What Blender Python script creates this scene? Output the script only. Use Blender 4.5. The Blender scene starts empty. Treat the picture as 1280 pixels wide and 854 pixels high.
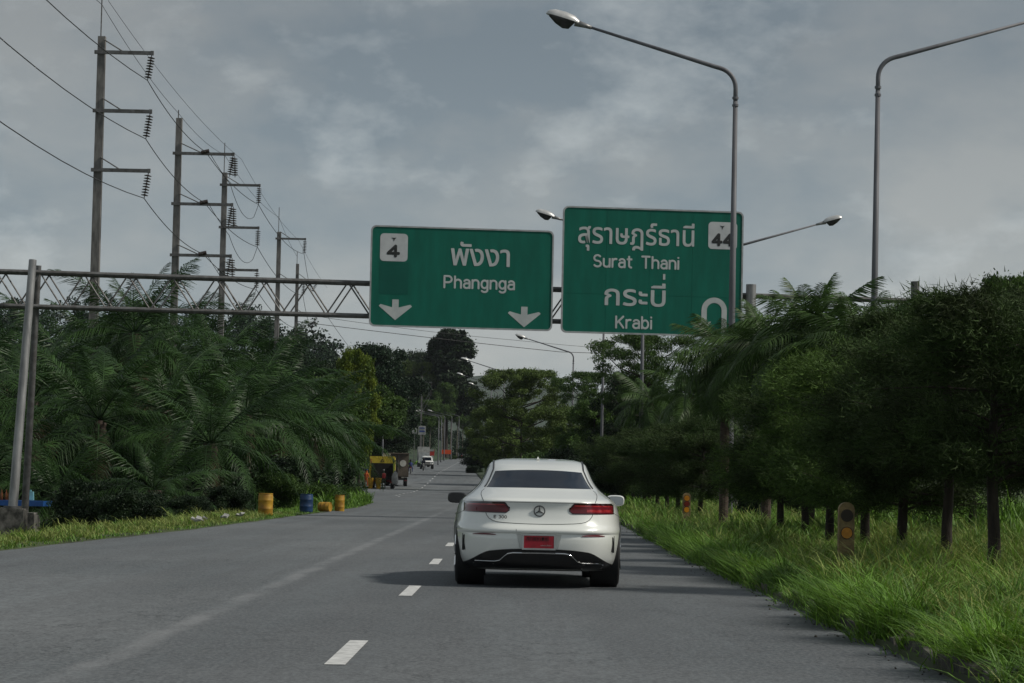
import bpy, math, random
import numpy as np
from mathutils import Vector, Matrix, Euler
random.seed(7); rng = np.random.default_rng(7)
R = math.radians; PI = math.pi
SC = bpy.context.scene; COL = SC.collection

# ------------------------------------------------------------ camera, sky, sun, exposure
HAZE = .00005
F = 3200.0                                     # focal length in photograph pixels (1280 wide)
CAMZ = 1.18
pitch, yaw, roll = math.atan(173/F), math.atan(8/F), R(1.2)
fwd = Vector((-math.sin(yaw)*math.cos(pitch), math.cos(yaw)*math.cos(pitch), math.sin(pitch))).normalized()
rt0 = fwd.cross(Vector((0, 0, 1))).normalized(); up0 = rt0.cross(fwd)
rt = rt0*math.cos(roll)+up0*math.sin(roll); up = rt.cross(fwd)
cd = bpy.data.cameras.new('camera'); cam = bpy.data.objects.new('camera', cd); COL.objects.link(cam)
cd.sensor_width = 36; cd.lens = 36*F/1280; cd.clip_start = 0.5; cd.clip_end = 20000
M = Matrix((( rt.x, up.x, -fwd.x, 0), (rt.y, up.y, -fwd.y, 0), (rt.z, up.z, -fwd.z, CAMZ), (0, 0, 0, 1)))
cam.matrix_world = M
SC.camera = cam
def at(px, py, d):                             # photograph pixel -> point on the plane y = d
    v = fwd*F + rt*(px-640) + up*(427-py)
    return Vector((0, 0, CAMZ)) + v*(d/v.y)

SUN_EL, SUN_AZ = R(43), R(100)                 # sun to the right, a little behind the camera
w = bpy.data.worlds.new("World"); SC.world = w; w.use_nodes = True
nt = w.node_tree; nt.nodes.clear()
def N(nt, t, **k):
    n = nt.nodes.new(t)
    for a, b in k.items():
        if a.startswith('i_'): n.inputs[int(a[2:]) if a[2:].isdigit() else a[2:].replace('_', ' ')].default_value = b
        else: setattr(n, a, b)
    return n
out = N(nt, 'ShaderNodeOutputWorld')
sky = N(nt, 'ShaderNodeTexSky'); sky.sky_type = 'NISHITA'; sky.sun_disc = False
sky.sun_elevation = SUN_EL; sky.sun_rotation = SUN_AZ
bg = N(nt, 'ShaderNodeBackground', i_Strength=0.07); nt.links.new(sky.outputs[0], bg.inputs[0])
tc = N(nt, 'ShaderNodeTexCoord'); sx = N(nt, 'ShaderNodeSeparateXYZ'); nt.links.new(tc.outputs['Generated'], sx.inputs[0])
zz = N(nt, 'ShaderNodeMath', operation='MAXIMUM', i_1=0.0); nt.links.new(sx.outputs[2], zz.inputs[0])
def wnoise(scale, det, rough, loc, stretch=(1, 1, 1)):
    mp = N(nt, 'ShaderNodeMapping'); mp.inputs['Location'].default_value = loc; mp.inputs['Scale'].default_value = stretch
    nt.links.new(tc.outputs['Generated'], mp.inputs[0])
    n = N(nt, 'ShaderNodeTexNoise', i_Scale=scale, i_Detail=det, i_Roughness=rough); nt.links.new(mp.outputs[0], n.inputs['Vector'])
    return n
n1 = wnoise(7.5, 8, .55, (3.1, .7, .2), (1, 1, 1.9)); n2 = wnoise(13, 8, .6, (8.2, 4.9, 1.0), (1, 1, 1.8)); n4 = wnoise(30, 6, .6, (1.2, 2.9, 5.0), (1, 1, 1.6))
r1 = N(nt, 'ShaderNodeValToRGB'); r1.color_ramp.elements[0].position = .38; r1.color_ramp.elements[1].position = .60
r1.color_ramp.elements[0].color = (.158, .190, .212, 1); r1.color_ramp.elements[1].color = (.262, .274, .272, 1)
nmx = N(nt, 'ShaderNodeMix', data_type='FLOAT'); nmx.inputs[0].default_value = .16; nt.links.new(n1.outputs[0], nmx.inputs[2]); nt.links.new(n4.outputs[0], nmx.inputs[3])
nt.links.new(nmx.outputs[0], r1.inputs[0])
r2 = N(nt, 'ShaderNodeValToRGB'); r2.color_ramp.elements[0].position = .55; r2.color_ramp.elements[1].position = .76
r2.color_ramp.elements[0].color = (0, 0, 0, 1); r2.color_ramp.elements[1].color = (.68, .68, .68, 1)
nt.links.new(n2.outputs[0], r2.inputs[0])
mx = N(nt, 'ShaderNodeMix', data_type='RGBA'); mx.inputs[7].default_value = (.43, .455, .455, 1)
nt.links.new(r2.outputs[0], mx.inputs[0]); nt.links.new(r1.outputs[0], mx.inputs[6])
# thinner, brighter cloud towards the horizon
hz = N(nt, 'ShaderNodeMapRange', i_1=0.02, i_2=0.17, i_3=1.7, i_4=1.0); nt.links.new(zz.outputs[0], hz.inputs[0])
sc_ = N(nt, 'ShaderNodeVectorMath', operation='SCALE'); nt.links.new(mx.outputs[2], sc_.inputs[0]); nt.links.new(hz.outputs[0], sc_.inputs['Scale'])
bc = N(nt, 'ShaderNodeBackground', i_Strength=1.0); nt.links.new(sc_.outputs[0], bc.inputs[0])
ms = N(nt, 'ShaderNodeMixShader', i_0=.86); nt.links.new(bg.outputs[0], ms.inputs[1]); nt.links.new(bc.outputs[0], ms.inputs[2])
nt.links.new(ms.outputs[0], out.inputs[0])
sl = bpy.data.lights.new('sun', 'SUN'); sl.energy = 2.5; sl.angle = R(6); sl.color = (1, .95, .86)
so = bpy.data.objects.new('sun', sl); COL.objects.link(so)
sd = Vector((math.sin(SUN_AZ)*math.cos(SUN_EL), math.cos(SUN_AZ)*math.cos(SUN_EL), math.sin(SUN_EL)))
so.rotation_euler = sd.to_track_quat('Z', 'Y').to_euler()
vs = SC.view_settings; vs.view_transform = 'Standard'; vs.look = 'None'; vs.exposure = 0.2; vs.gamma = 1
SC.cycles.use_denoising = True; SC.cycles.max_bounces = 6; SC.cycles.transparent_max_bounces = 6
SC.cycles.diffuse_bounces = 3; SC.cycles.glossy_bounces = 3; SC.cycles.volume_bounces = 0

# ------------------------------------------------------------ materials
MATS = {}
def mat(name, col, rough=.6, metal=0., col2=None, scale=3., coat=0., island=0., bump=0., bscale=20., spec=.5, detail=4., trans=0., stretch=None):
    if name in MATS: return MATS[name]
    m = bpy.data.materials.new(name); m.use_nodes = True; t = m.node_tree; b = t.nodes['Principled BSDF']
    b.inputs['Roughness'].default_value = rough; b.inputs['Metallic'].default_value = metal
    b.inputs['Coat Weight'].default_value = coat; b.inputs['Coat Roughness'].default_value = .04
    b.inputs['Specular IOR Level'].default_value = spec
    c = (*col, 1); b.inputs['Base Color'].default_value = c
    tc = N(t, 'ShaderNodeTexCoord'); src = tc.outputs['Object']
    if stretch:
        mp = N(t, 'ShaderNodeMapping'); mp.inputs['Scale'].default_value = stretch; t.links.new(src, mp.inputs[0]); src = mp.outputs[0]
    last = None
    c2 = (*(col2 or tuple(x*.72 for x in col)), 1)
    n = N(t, 'ShaderNodeTexNoise', i_Scale=scale, i_Detail=detail, i_Roughness=.6); t.links.new(src, n.inputs['Vector'])
    rp = N(t, 'ShaderNodeValToRGB'); rp.color_ramp.elements[0].position = .35; rp.color_ramp.elements[1].position = .65
    rp.color_ramp.elements[0].color = c2; rp.color_ramp.elements[1].color = c
    t.links.new(n.outputs[0], rp.inputs[0]); last = rp.outputs[0]
    if island:
        g = N(t, 'ShaderNodeNewGeometry'); mr = N(t, 'ShaderNodeMapRange', i_3=1-island, i_4=1+island)
        t.links.new(g.outputs['Random Per Island'], mr.inputs[0])
        s = N(t, 'ShaderNodeVectorMath', operation='SCALE'); t.links.new(last, s.inputs[0]); t.links.new(mr.outputs[0], s.inputs['Scale']); last = s.outputs[0]
    t.links.new(last, b.inputs['Base Color'])
    if bump:
        n3 = N(t, 'ShaderNodeTexNoise', i_Scale=bscale, i_Detail=5); t.links.new(src, n3.inputs['Vector'])
        bp = N(t, 'ShaderNodeBump', i_Strength=bump, i_Distance=.02); t.links.new(n3.outputs[0], bp.inputs['Height']); t.links.new(bp.outputs[0], b.inputs['Normal'])
    if trans:
        tr = N(t, 'ShaderNodeBsdfTranslucent'); t.links.new(last, tr.inputs[0])
        mm = N(t, 'ShaderNodeMixShader', i_0=trans); o = t.nodes['Material Output']
        t.links.new(b.outputs[0], mm.inputs[1]); t.links.new(tr.outputs[0], mm.inputs[2]); t.links.new(mm.outputs[0], o.inputs[0])
    MATS[name] = m; return m

def asphalt():
    m = bpy.data.materials.new('asphalt'); m.use_nodes = True; t = m.node_tree; b = t.nodes['Principled BSDF']
    tc = N(t, 'ShaderNodeTexCoord')
    def nz(scale, det, st, lo=.3, hi=.7, rough=.6, loc=(0, 0, 0)):
        mp = N(t, 'ShaderNodeMapping'); mp.inputs['Scale'].default_value = st; mp.inputs['Location'].default_value = loc
        t.links.new(tc.outputs['Object'], mp.inputs[0])
        n = N(t, 'ShaderNodeTexNoise', i_Scale=scale, i_Detail=det, i_Roughness=rough); t.links.new(mp.outputs[0], n.inputs['Vector'])
        r = N(t, 'ShaderNodeMapRange', i_1=lo, i_2=hi); t.links.new(n.outputs[0], r.inputs[0]); return r.outputs[0], n.outputs[0]
    def mix(a, b_, f, amt=1., mode='MIX'):
        x = N(t, 'ShaderNodeMix', data_type='RGBA', blend_type=mode)
        for s, v in ((6, a), (7, b_)):
            if isinstance(v, tuple): x.inputs[s].default_value = (*v, 1)
            else: t.links.new(v, x.inputs[s])
        if f is None: x.inputs[0].default_value = amt
        else:
            mu = N(t, 'ShaderNodeMath', operation='MULTIPLY', i_1=amt); t.links.new(f, mu.inputs[0]); t.links.new(mu.outputs[0], x.inputs[0])
        return x.outputs[2]
    big, _ = nz(.5, 5, (1, .16, 1), .38, .62); streak, _ = nz(1.5, 5, (1, .015, 1), .42, .6); grain, g0 = nz(30, 4, (1, .45, 1), .42, .62, .8)
    patch, _ = nz(.12, 5, (1, .5, 1), .45, .62, loc=(5, 2, 0))
    mid, _ = nz(9, 7, (1, .3, 1), .40, .60, .75)
    c = mix((.062, .075, .083), (.136, .154, .164), big)
    c = mix(c, (.066, .070, .075), streak, .6)
    c = mix(c, (.19, .197, .2), patch, .5)
    c = mix(c, (.052, .055, .059), mid, .62)
    c = mix(c, (.24, .255, .26), grain, .5)
    ck, ckn = nz(.55, 6, (1, .45, 1), .497, .503, .55, (7, 3, 0))
    k1 = N(t, 'ShaderNodeMath', operation='SUBTRACT', i_1=.5); t.links.new(ckn, k1.inputs[0]); k2 = N(t, 'ShaderNodeMath', operation='ABSOLUTE'); t.links.new(k1.outputs[0], k2.inputs[0])
    k3 = N(t, 'ShaderNodeMapRange', i_1=.0012, i_2=.0035, i_3=1, i_4=0); t.links.new(k2.outputs[0], k3.inputs[0])
    c = mix(c, (.03, .032, .034), k3.outputs[0], .45)
    # the pale worn joint between the lanes, 2.5 m left of the axis; pale dust near the kerb
    s = N(t, 'ShaderNodeSeparateXYZ'); t.links.new(tc.outputs['Object'], s.inputs[0])
    wob, _ = nz(.5, 3, (0, 1, 0), .3, .7)
    a1 = N(t, 'ShaderNodeMath', operation='MULTIPLY_ADD', i_1=.10, i_2=2.50); t.links.new(wob, a1.inputs[0])
    a2 = N(t, 'ShaderNodeMath', operation='ADD'); t.links.new(s.outputs[0], a2.inputs[0]); t.links.new(a1.outputs[0], a2.inputs[1])
    a3 = N(t, 'ShaderNodeMath', operation='ABSOLUTE'); t.links.new(a2.outputs[0], a3.inputs[0])
    ln = N(t, 'ShaderNodeMapRange', i_1=.045, i_2=.13, i_3=1, i_4=0); t.links.new(a3.outputs[0], ln.inputs[0])
    far = N(t, 'ShaderNodeMapRange', i_1=75, i_2=110, i_3=1, i_4=0); t.links.new(s.outputs[1], far.inputs[0])
    lm = N(t, 'ShaderNodeMath', operation='MULTIPLY'); t.links.new(ln.outputs[0], lm.inputs[0]); t.links.new(far.outputs[0], lm.inputs[1])
    lb2, _ = nz(1.1, 6, (1, .5, 1), .32, .6)
    lm2 = N(t, 'ShaderNodeMath', operation='MULTIPLY'); t.links.new(lm.outputs[0], lm2.inputs[0]); t.links.new(lb2, lm2.inputs[1])
    c = mix(c, (.27, .275, .28), lm2.outputs[0], .45)
    # darker half of the carriageway right of the joint (newer surfacing)
    dk = N(t, 'ShaderNodeMapRange', i_1=-2.62, i_2=-2.38, i_3=0, i_4=1); t.links.new(s.outputs[0], dk.inputs[0])
    c = mix(c, (.09, .093, .1), dk.outputs[0], .18)
    t.links.new(c, b.inputs['Base Color'])
    b.inputs['Roughness'].default_value = .82; b.inputs['Specular IOR Level'].default_value = .35
    bp = N(t, 'ShaderNodeBump', i_Strength=.35, i_Distance=.01); t.links.new(g0, bp.inputs['Height']); t.links.new(bp.outputs[0], b.inputs['Normal'])
    return m

ASPH = asphalt()
PAINTW = mat('road_paint', (.72, .72, .70), .6, col2=(.42, .42, .41), scale=9, detail=6)
SOIL = mat('soil', (.045, .05, .022), .95, col2=(.022, .022, .013), scale=.9, bump=.5, bscale=8)
KERB = mat('kerb_stone', (.11, .10, .085), .9, col2=(.03, .03, .025), scale=7, bump=.6, bscale=22)
CONC = mat('concrete', (.22, .21, .20), .85, col2=(.11, .105, .10), scale=2.2, bump=.3, bscale=15, stretch=(3, 3, .6))
CONCD = mat('stained_concrete', (.20, .19, .17), .9, col2=(.04, .04, .035), scale=4, bump=.5, bscale=9)
GALV = mat('galvanised_steel', (.36, .36, .355), .45, .55, col2=(.2, .2, .2), scale=3, stretch=(2, 2, .4))
GALVD = mat('weathered_steel', (.17, .17, .17), .55, .4, col2=(.09, .085, .08), scale=5)
POLEM = mat('painted_pole', (.15, .155, .17), .6, .1, col2=(.10, .10, .11), scale=1.4, stretch=(2, 2, .5))
HEADM = mat('lamp_housing', (.62, .62, .61), .35, .3, col2=(.45, .45, .44), scale=3)
LENSM = mat('lamp_lens', (.05, .05, .055), .15, 0, col2=(.03, .03, .03))
SIGNG = mat('sign_green', (.006, .135, .094), .55, col2=(.005, .105, .074), scale=1.6, detail=7, stretch=(2.2, 1, .45), spec=.2)
SIGND = mat('sign_green_patch', (.005, .095, .070), .55, col2=(.004, .080, .060), scale=1.6, spec=.2)
SIGNW = mat('sign_white', (.50, .53, .52), .5, col2=(.40, .43, .43), scale=2.5, detail=6)
SIGNP = mat('sign_plate_white', (.52, .54, .55), .5, col2=(.43, .45, .46), scale=2.5)
BLACK = mat('sign_black', (.015, .018, .018), .6)
ALU = mat('sign_edge', (.42, .44, .44), .45, .3, col2=(.3, .31, .31), scale=4)
PORC = mat('insulator_glaze', (.05, .035, .03), .3)
WIREM = mat('wire', (.05, .05, .05), .6, .3)
BARK = mat('bark', (.048, .036, .028), .9, col2=(.02, .016, .012), scale=7, bump=.7, bscale=18, stretch=(2, 2, .6))
BARKP = mat('pale_bark', (.20, .18, .15), .9, col2=(.10, .09, .07), scale=3, bump=.4)
PALMB = mat('palm_bark', (.085, .06, .045), .9, col2=(.04, .028, .02), scale=9, bump=.8, bscale=20, stretch=(1, 1, 3))
L_OIL = mat('oil_palm_leaf', (.046, .098, .024), .42, col2=(.016, .038, .012), scale=.6, island=.4, trans=.22, spec=.22)
L_FAN = mat('palm_leaf', (.072, .130, .032), .45, col2=(.030, .062, .016), scale=.8, island=.4, trans=.25, spec=.22)
L_CAS = mat('needle_dark', (.052, .092, .026), .8, col2=(.028, .040, .014), scale=1.2, island=.5, trans=.15, spec=.22)
L_CAS2 = mat('needle_green', (.105, .18, .036), .7, col2=(.045, .085, .02), scale=1.1, island=.5, trans=.2, spec=.22)
L_MID = mat('leaf_green', (.080, .145, .028), .55, col2=(.032, .066, .016), scale=.5, island=.4, trans=.22, spec=.22)
L_DRK = mat('leaf_dark', (.026, .050, .018), .55, col2=(.010, .022, .010), scale=.4, island=.4, trans=.15, spec=.22)
L_OLV = mat('leaf_olive', (.125, .185, .045), .6, col2=(.055, .085, .022), scale=.5, island=.4, trans=.22, spec=.22)
L_YEL = mat('leaf_yellow', (.17, .22, .022), .55, col2=(.06, .11, .02), scale=.7, island=.35, trans=.25, spec=.22)
L_FOR = mat('forest_leaf', (.022, .050, .020), .6, col2=(.010, .024, .012), scale=.06, island=.4, trans=.12, spec=.22)
GRASSM = mat('grass_blade', (.165, .31, .036), .6, col2=(.075, .17, .02), scale=.9, island=.45, trans=.3)
GRASSD = mat('grass_dry', (.30, .33, .09), .7, col2=(.15, .22, .045), scale=1.2, island=.35, trans=.25)

# ------------------------------------------------------------ helpers
def link(o, parent=None):
    COL.objects.link(o)
    if parent is not None: o.parent = parent
    return o
def tag(o, label=None, cat=None, group=None, kind=None):
    for k, v in (('label', label), ('category', cat), ('group', group), ('kind', kind)):
        if v: o[k] = v
    return o
def thing(name, label, cat, loc=(0, 0, 0), rz=0, group=None):
    o = bpy.data.objects.new(name, None); COL.objects.link(o); o.empty_display_size = .2
    o.location = loc; o.rotation_euler = (0, 0, rz); return tag(o, label, cat, group)
def copy_tree(o, parent=None):
    c = o.copy(); COL.objects.link(c); c.parent = parent
    for ch in list(o.children): copy_tree(ch, c)
    return c
def npmesh(name, V, FA, m, smooth=False):
    me = bpy.data.meshes.new(name); V = np.asarray(V, dtype=np.float32); FA = np.asarray(FA, dtype=np.int32)
    nf, k = FA.shape
    me.vertices.add(len(V)); me.vertices.foreach_set('co', V.ravel())
    me.loops.add(nf*k); me.loops.foreach_set('vertex_index', FA.ravel())
    me.polygons.add(nf); me.polygons.foreach_set('loop_start', np.arange(nf, dtype=np.int32)*k)
    me.polygons.foreach_set('loop_total', np.full(nf, k, dtype=np.int32))
    if smooth: me.polygons.foreach_set('use_smooth', np.ones(nf, dtype=bool))
    me.update(calc_edges=True); me.materials.append(m); return me
class G:
    def __init__(s): s.v = []; s.f = []
    def add(s, v, f):
        n = len(s.v); s.v += [tuple(p) for p in v]; s.f += [tuple(i+n for i in q) for q in f]; return s
    def box(s, c, d, rot=None, taper=1.):
        x, y, z = d[0]/2, d[1]/2, d[2]/2
        v = [Vector((i*x*(taper if k > 0 else 1), j*y*(taper if k > 0 else 1), k*z)) for i in (-1, 1) for j in (-1, 1) for k in (-1, 1)]
        if rot: e = Euler(rot); [p.rotate(e) for p in v]
        return s.add([p+Vector(c) for p in v], [(0, 1, 3, 2), (4, 6, 7, 5), (0, 4, 5, 1), (2, 3, 7, 6), (0, 2, 6, 4), (1, 5, 7, 3)])
    def tube(s, pts, r, n=8, flat=None, cap=True):
        pts = [Vector(p) for p in pts]; rr = r if isinstance(r, (list, tuple)) else [r]*len(pts)
        rings = []; prev = None
        for i, p in enumerate(pts):
            a = pts[max(i-1, 0)]; b = pts[min(i+1, len(pts)-1)]; t = (b-a)
            t = t.normalized() if t.length > 1e-9 else Vector((0, 0, 1))
            if prev is None: ref = Vector((0, 0, 1)) if abs(t.z) < .9 else Vector((0, 1, 0)); u = t.cross(ref).normalized()
            else:
                u = prev-t*prev.dot(t); u = u.normalized() if u.length > 1e-6 else t.orthogonal().normalized()
            prev = u; vv = t.cross(u)
            ring = []
            for k in range(n):
                q = u*math.cos(2*PI*k/n)*rr[i]+vv*math.sin(2*PI*k/n)*rr[i]
                if flat: q.y *= flat
                ring.append(p+q)
            rings.append(ring)
        V = [q for r_ in rings for q in r_]; f = []
        for i in range(len(pts)-1):
            for k in range(n): a = i*n+k; b = i*n+(k+1) % n; f.append((a, b, b+n, a+n))
        if cap: f.append(tuple(range(n))[::-1]); f.append(tuple((len(pts)-1)*n+k for k in range(n)))
        return s.add(V, f)
    def lathe(s, prof, c=(0, 0, 0), n=16, axis='z'):
        V = []; f = []
        for r, z in prof:
            for k in range(n):
                a = 2*PI*k/n; p = (r*math.cos(a), r*math.sin(a), z)
                if axis == 'x': p = (p[2], p[0], p[1])
                if axis == 'y': p = (p[0], p[2], p[1])
                V.append((p[0]+c[0], p[1]+c[1], p[2]+c[2]))
        for i in range(len(prof)-1):
            for k in range(n): a = i*n+k; b = i*n+(k+1) % n; f.append((a, b, b+n, a+n))
        f.append(tuple(range(n))[::-1]); f.append(tuple((len(prof)-1)*n+k for k in range(n)))
        return s.add(V, f)
    def prism(s, poly, y0, y1):                # polygon in x,z extruded along y
        n = len(poly); V = [(x, y0, z) for x, z in poly]+[(x, y1, z) for x, z in poly]
        f = [tuple(range(n)), tuple(range(n, 2*n))[::-1]]+[(i, i+n, (i+1) % n+n, (i+1) % n) for i in range(n)]
        return s.add(V, f)
    def mesh(s, name, m, smooth=False, auto=None):
        me = bpy.data.meshes.new(name); me.from_pydata(s.v, [], s.f); me.materials.append(m)
        if smooth:
            me.polygons.foreach_set('use_smooth', np.ones(len(me.polygons), dtype=bool))
            if auto is not None: me.set_sharp_from_angle(angle=R(auto))
        me.update(); return me
    def obj(s, name, m, parent=None, smooth=False, auto=35, loc=None):
        o = bpy.data.objects.new(name, s.mesh(name, m, smooth, auto)); link(o, parent)
        if loc is not None: o.location = loc
        return o
def fixn(me):
    import bmesh
    b = bmesh.new(); b.from_mesh(me); bmesh.ops.recalc_face_normals(b, faces=b.faces); b.to_mesh(me); b.free(); return me
def mobj(name, me, parent=None, loc=(0, 0, 0), rot=(0, 0, 0), scale=(1, 1, 1)):
    o = bpy.data.objects.new(name, me); link(o, parent); o.location = loc; o.rotation_euler = rot; o.scale = scale; return o
def lerp(tab, y):
    return np.interp(y, [a for a, _ in tab], [b for _, b in tab])

# ------------------------------------------------------------ the lie of the land
ZT = [(-100, 0), (215, 0), (240, .15), (260, .5), (285, 1.15), (310, 1.8), (360, 2.6), (450, 4.1), (600, 5.9), (680, 6.3), (800, 5.5), (1200, 3), (9000, 0)]
XLT = [(-100, -8.6), (0, -8.2), (37, -7.45), (54, -6.75), (75, -6.35), (99, -6.0), (118, -6.5), (126, -7.6), (140, -11.5), (165, -14.5), (236, -15.8), (300, -15.6), (360, -15.4), (450, -14.8), (600, -14.4), (700, -14.4), (760, -24), (900, -100), (9000, -3000)]
XRT = [(-100, 2.7), (42, 2.76), (75, 3.0), (110, 2.6), (150, 1.2), (200, -.6), (250, -2.4), (300, -4.4), (360, -6.3), (450, -7.9), (600, -9.3), (700, -9.9), (760, -17), (900, -93), (9000, -2990)]
zr = lambda y: float(lerp(ZT, y)); XL = lambda y: float(lerp(XLT, y)); XR = lambda y: float(lerp(XRT, y))
import mathutils.noise as MN
def sm(t): t = min(max(t, 0), 1); return t*t*(3-2*t)
def hill(x, y):
    h = 0
    h += 25*sm((y-260)/380)*sm((-x-16)/50)*sm((2600-y)/900)        # forested hill, left
    h += 20*sm((y-230)/600)*sm((x-30)/120)*sm((2600-y)/900)        # right
    h += 172*math.exp(-((x+75)/190)**2-((y-3900)/500)**2)+95*math.exp(-((x+620)/380)**2-((y-4100)/500)**2)+85*math.exp(-((x-480)/420)**2-((y-4300)/500)**2)+4*MN.noise(Vector((x*.006, y*.006, 2)))*sm((y-1500)/1000)*6
    return h
def gz(x, y):
    b = zr(y); l, r = XL(y), XR(y)
    if l <= x <= r: return b-.05
    if x > r:
        t = x-r
        if t < 9.5: z = b+.04+.07*sm(t/.6)+.15*sm((t-.9)/3)
        else: z = b+.26-.05*sm((t-9.5)/1.0)
        if t > 18.5: z += .5*sm((t-18.5)/5)
        return z+hill(x, y)
    t = l-x; near = sm((135-y)/30)
    z = b+.03-(1.25*near)*sm((t-1.6)/4.2)+(1-near)*.8*sm((t-1)/6)*sm((y-240)/40)
    return z+hill(x, y)
lo = [0, .25, .8, 1.5, 2.2, 3, 4, 5, 6.5, 9, 13, 20, 30, 45, 65, 90, 130, 200, 320, 600, 1200, 2500, 6000]
ro = [.001, .3, .6, 1, 1.6, 2.4, 3.5, 5, 7, 9.4, 10, 10.6, 14, 18.4, 20, 24, 32, 45, 65, 90, 130, 200, 320, 600, 1200, 2500, 6000]
ys = list(np.arange(-40, 140, 4))+list(np.arange(140, 400, 10))+list(np.arange(400, 800, 25))+list(np.geomspace(800, 7000, 26))
g = G(); rows = []
for y in ys:
    l, r = XL(y), XR(y)
    xs = [l-t for t in lo[::-1]]+[l+(r-l)*k/4 for k in (1, 2, 3)]+[r-.001]+[r+t for t in ro]
    rows.append([(x, y, gz(x, y)) for x in xs])
nc = len(rows[0]); V = [p for r_ in rows for p in r_]
Fq = [(i*nc+j, i*nc+j+1, (i+1)*nc+j+1, (i+1)*nc+j) for i in range(len(ys)-1) for j in range(nc-1)]
g.add(V, Fq); GM = mat('ground', (.060, .085, .024), .95, col2=(.030, .036, .016), scale=.5, detail=8, bump=.4, bscale=5)
_t = GM.node_tree; _b = _t.nodes['Principled BSDF']; _src = _b.inputs['Base Color'].links[0].from_socket      # wooded land beyond the bend
_tc = N(_t, 'ShaderNodeTexCoord'); _s = N(_t, 'ShaderNodeSeparateXYZ'); _t.links.new(_tc.outputs['Object'], _s.inputs[0])
_r = N(_t, 'ShaderNodeMapRange', i_1=230, i_2=330); _t.links.new(_s.outputs[1], _r.inputs[0])
_n = N(_t, 'ShaderNodeTexNoise', i_Scale=.04, i_Detail=9, i_Roughness=.75); _t.links.new(_tc.outputs['Object'], _n.inputs['Vector'])
_c = N(_t, 'ShaderNodeValToRGB'); _c.color_ramp.elements[0].position = .4; _c.color_ramp.elements[1].position = .62
_c.color_ramp.elements[0].color = (.012, .026, .012, 1); _c.color_ramp.elements[1].color = (.035, .06, .025, 1); _t.links.new(_n.outputs[0], _c.inputs[0])
_m = N(_t, 'ShaderNodeMix', data_type='RGBA'); _t.links.new(_r.outputs[0], _m.inputs[0]); _t.links.new(_src, _m.inputs[6]); _t.links.new(_c.outputs[0], _m.inputs[7]); _t.links.new(_m.outputs[2], _b.inputs['Base Color'])
tag(g.obj('ground', GM, smooth=True, auto=None), kind='structure')

def strip(y0, y1, xa, xb, n, step, dz):
    g = G(); yy = list(np.arange(y0, y1+.01, step)); V = []
    for y in yy:
        a, b = xa(y), xb(y)
        V += [(a+(b-a)*k/n, y, zr(y)+dz) for k in range(n+1)]
    return g.add(V, [(i*(n+1)+j, i*(n+1)+j+1, (i+1)*(n+1)+j+1, (i+1)*(n+1)+j) for i in range(len(yy)-1) for j in range(n)])
import mathutils.noise as MN
def ledge(y): return XL(y)+.14*MN.noise(Vector((y*.35, 3, 0)))+.08*MN.noise(Vector((y*1.3, 9, 0)))
road = strip(-30, 900, ledge, lambda y: XR(y), 6, 1.5, 0).obj('road', ASPH); tag(road, kind='structure')
opp = strip(-30, 900, lambda y: XR(y)+11, lambda y: XR(y)+18, 3, 10, .27).obj('opposite_road', ASPH); tag(opp, kind='structure')

dash = G()
dash.add([(-.065, -1.2, 0), (.065, -1.2, 0), (.065, 1.2, 0), (-.065, 1.2, 0), (-.065, -1.2, -.003), (.065, -1.2, -.003), (.065, 1.2, -.003), (-.065, 1.2, -.003)],
         [(0, 1, 2, 3), (0, 4, 5, 1), (1, 5, 6, 2), (2, 6, 7, 3), (3, 7, 4, 0)])
dme = dash.mesh('lane_dash', PAINTW)
def dashx(y): return float(lerp([(0, -1.16), (28, -1.07), (60, -1.2), (100, -3.0), (150, -6.6), (172, -8.0), (250, -9.0), (350, -9.6), (430, -9.9), (600, -11.6), (700, -12)], y))
yy = 7.6
for k in range(70):
    y = 7.75+9.55*k
    if y > 690: break
    if 60 < y < 160: continue
    z = zr(y); sl_ = (zr(y+1)-zr(y-1))/2; dx = (dashx(y+1)-dashx(y-1))/2
    o = mobj('lane_dash', dme, road, (dashx(y), y, z+.006), (math.atan(sl_), 0, -math.atan(dx)))
# kerb stones along the median
kg = []
for s in range(6):
    q = G(); q.box((0, 0, 0), (.16+.04*random.random(), .9, .26)); v = [Vector(p)+Vector((random.uniform(-.03, .03), random.uniform(-.05, .05), random.uniform(-.045, .045))) for p in q.v]
    q.v = [tuple(p) for p in v]; kg.append(q.mesh('kerb_stone', KERB))
kb = tag(strip(6, 300, lambda y: XR(y)+.005, lambda y: XR(y)+.24, 1, 3, .02).obj('kerb', SOIL), kind='structure')
y = 10.
while y < 110:
    mobj('kerb_stone', random.choice(kg), kb, (XR(y)+.12+random.uniform(-.03, .03), y, zr(y)-.02+random.uniform(-.06, .03)), (random.uniform(-.07, .07), random.uniform(-.15, .15), random.uniform(-.06, .06)))
    y += random.uniform(.93, 1.12)
# pebbles of broken kerb and asphalt on the road edge
pb = G()
for i in range(260):
    y = 11+60*random.random()**1.8; x = XR(y)-abs(random.gauss(0, .16))-.02; r = random.uniform(.004, .013)
    pb.box((x, y, zr(y)+r*.4), (r*2, r*1.6, r), (random.random(), random.random(), random.random()*3), .7)
tag(pb.obj('gravel', KERB), kind='stuff')

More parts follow.
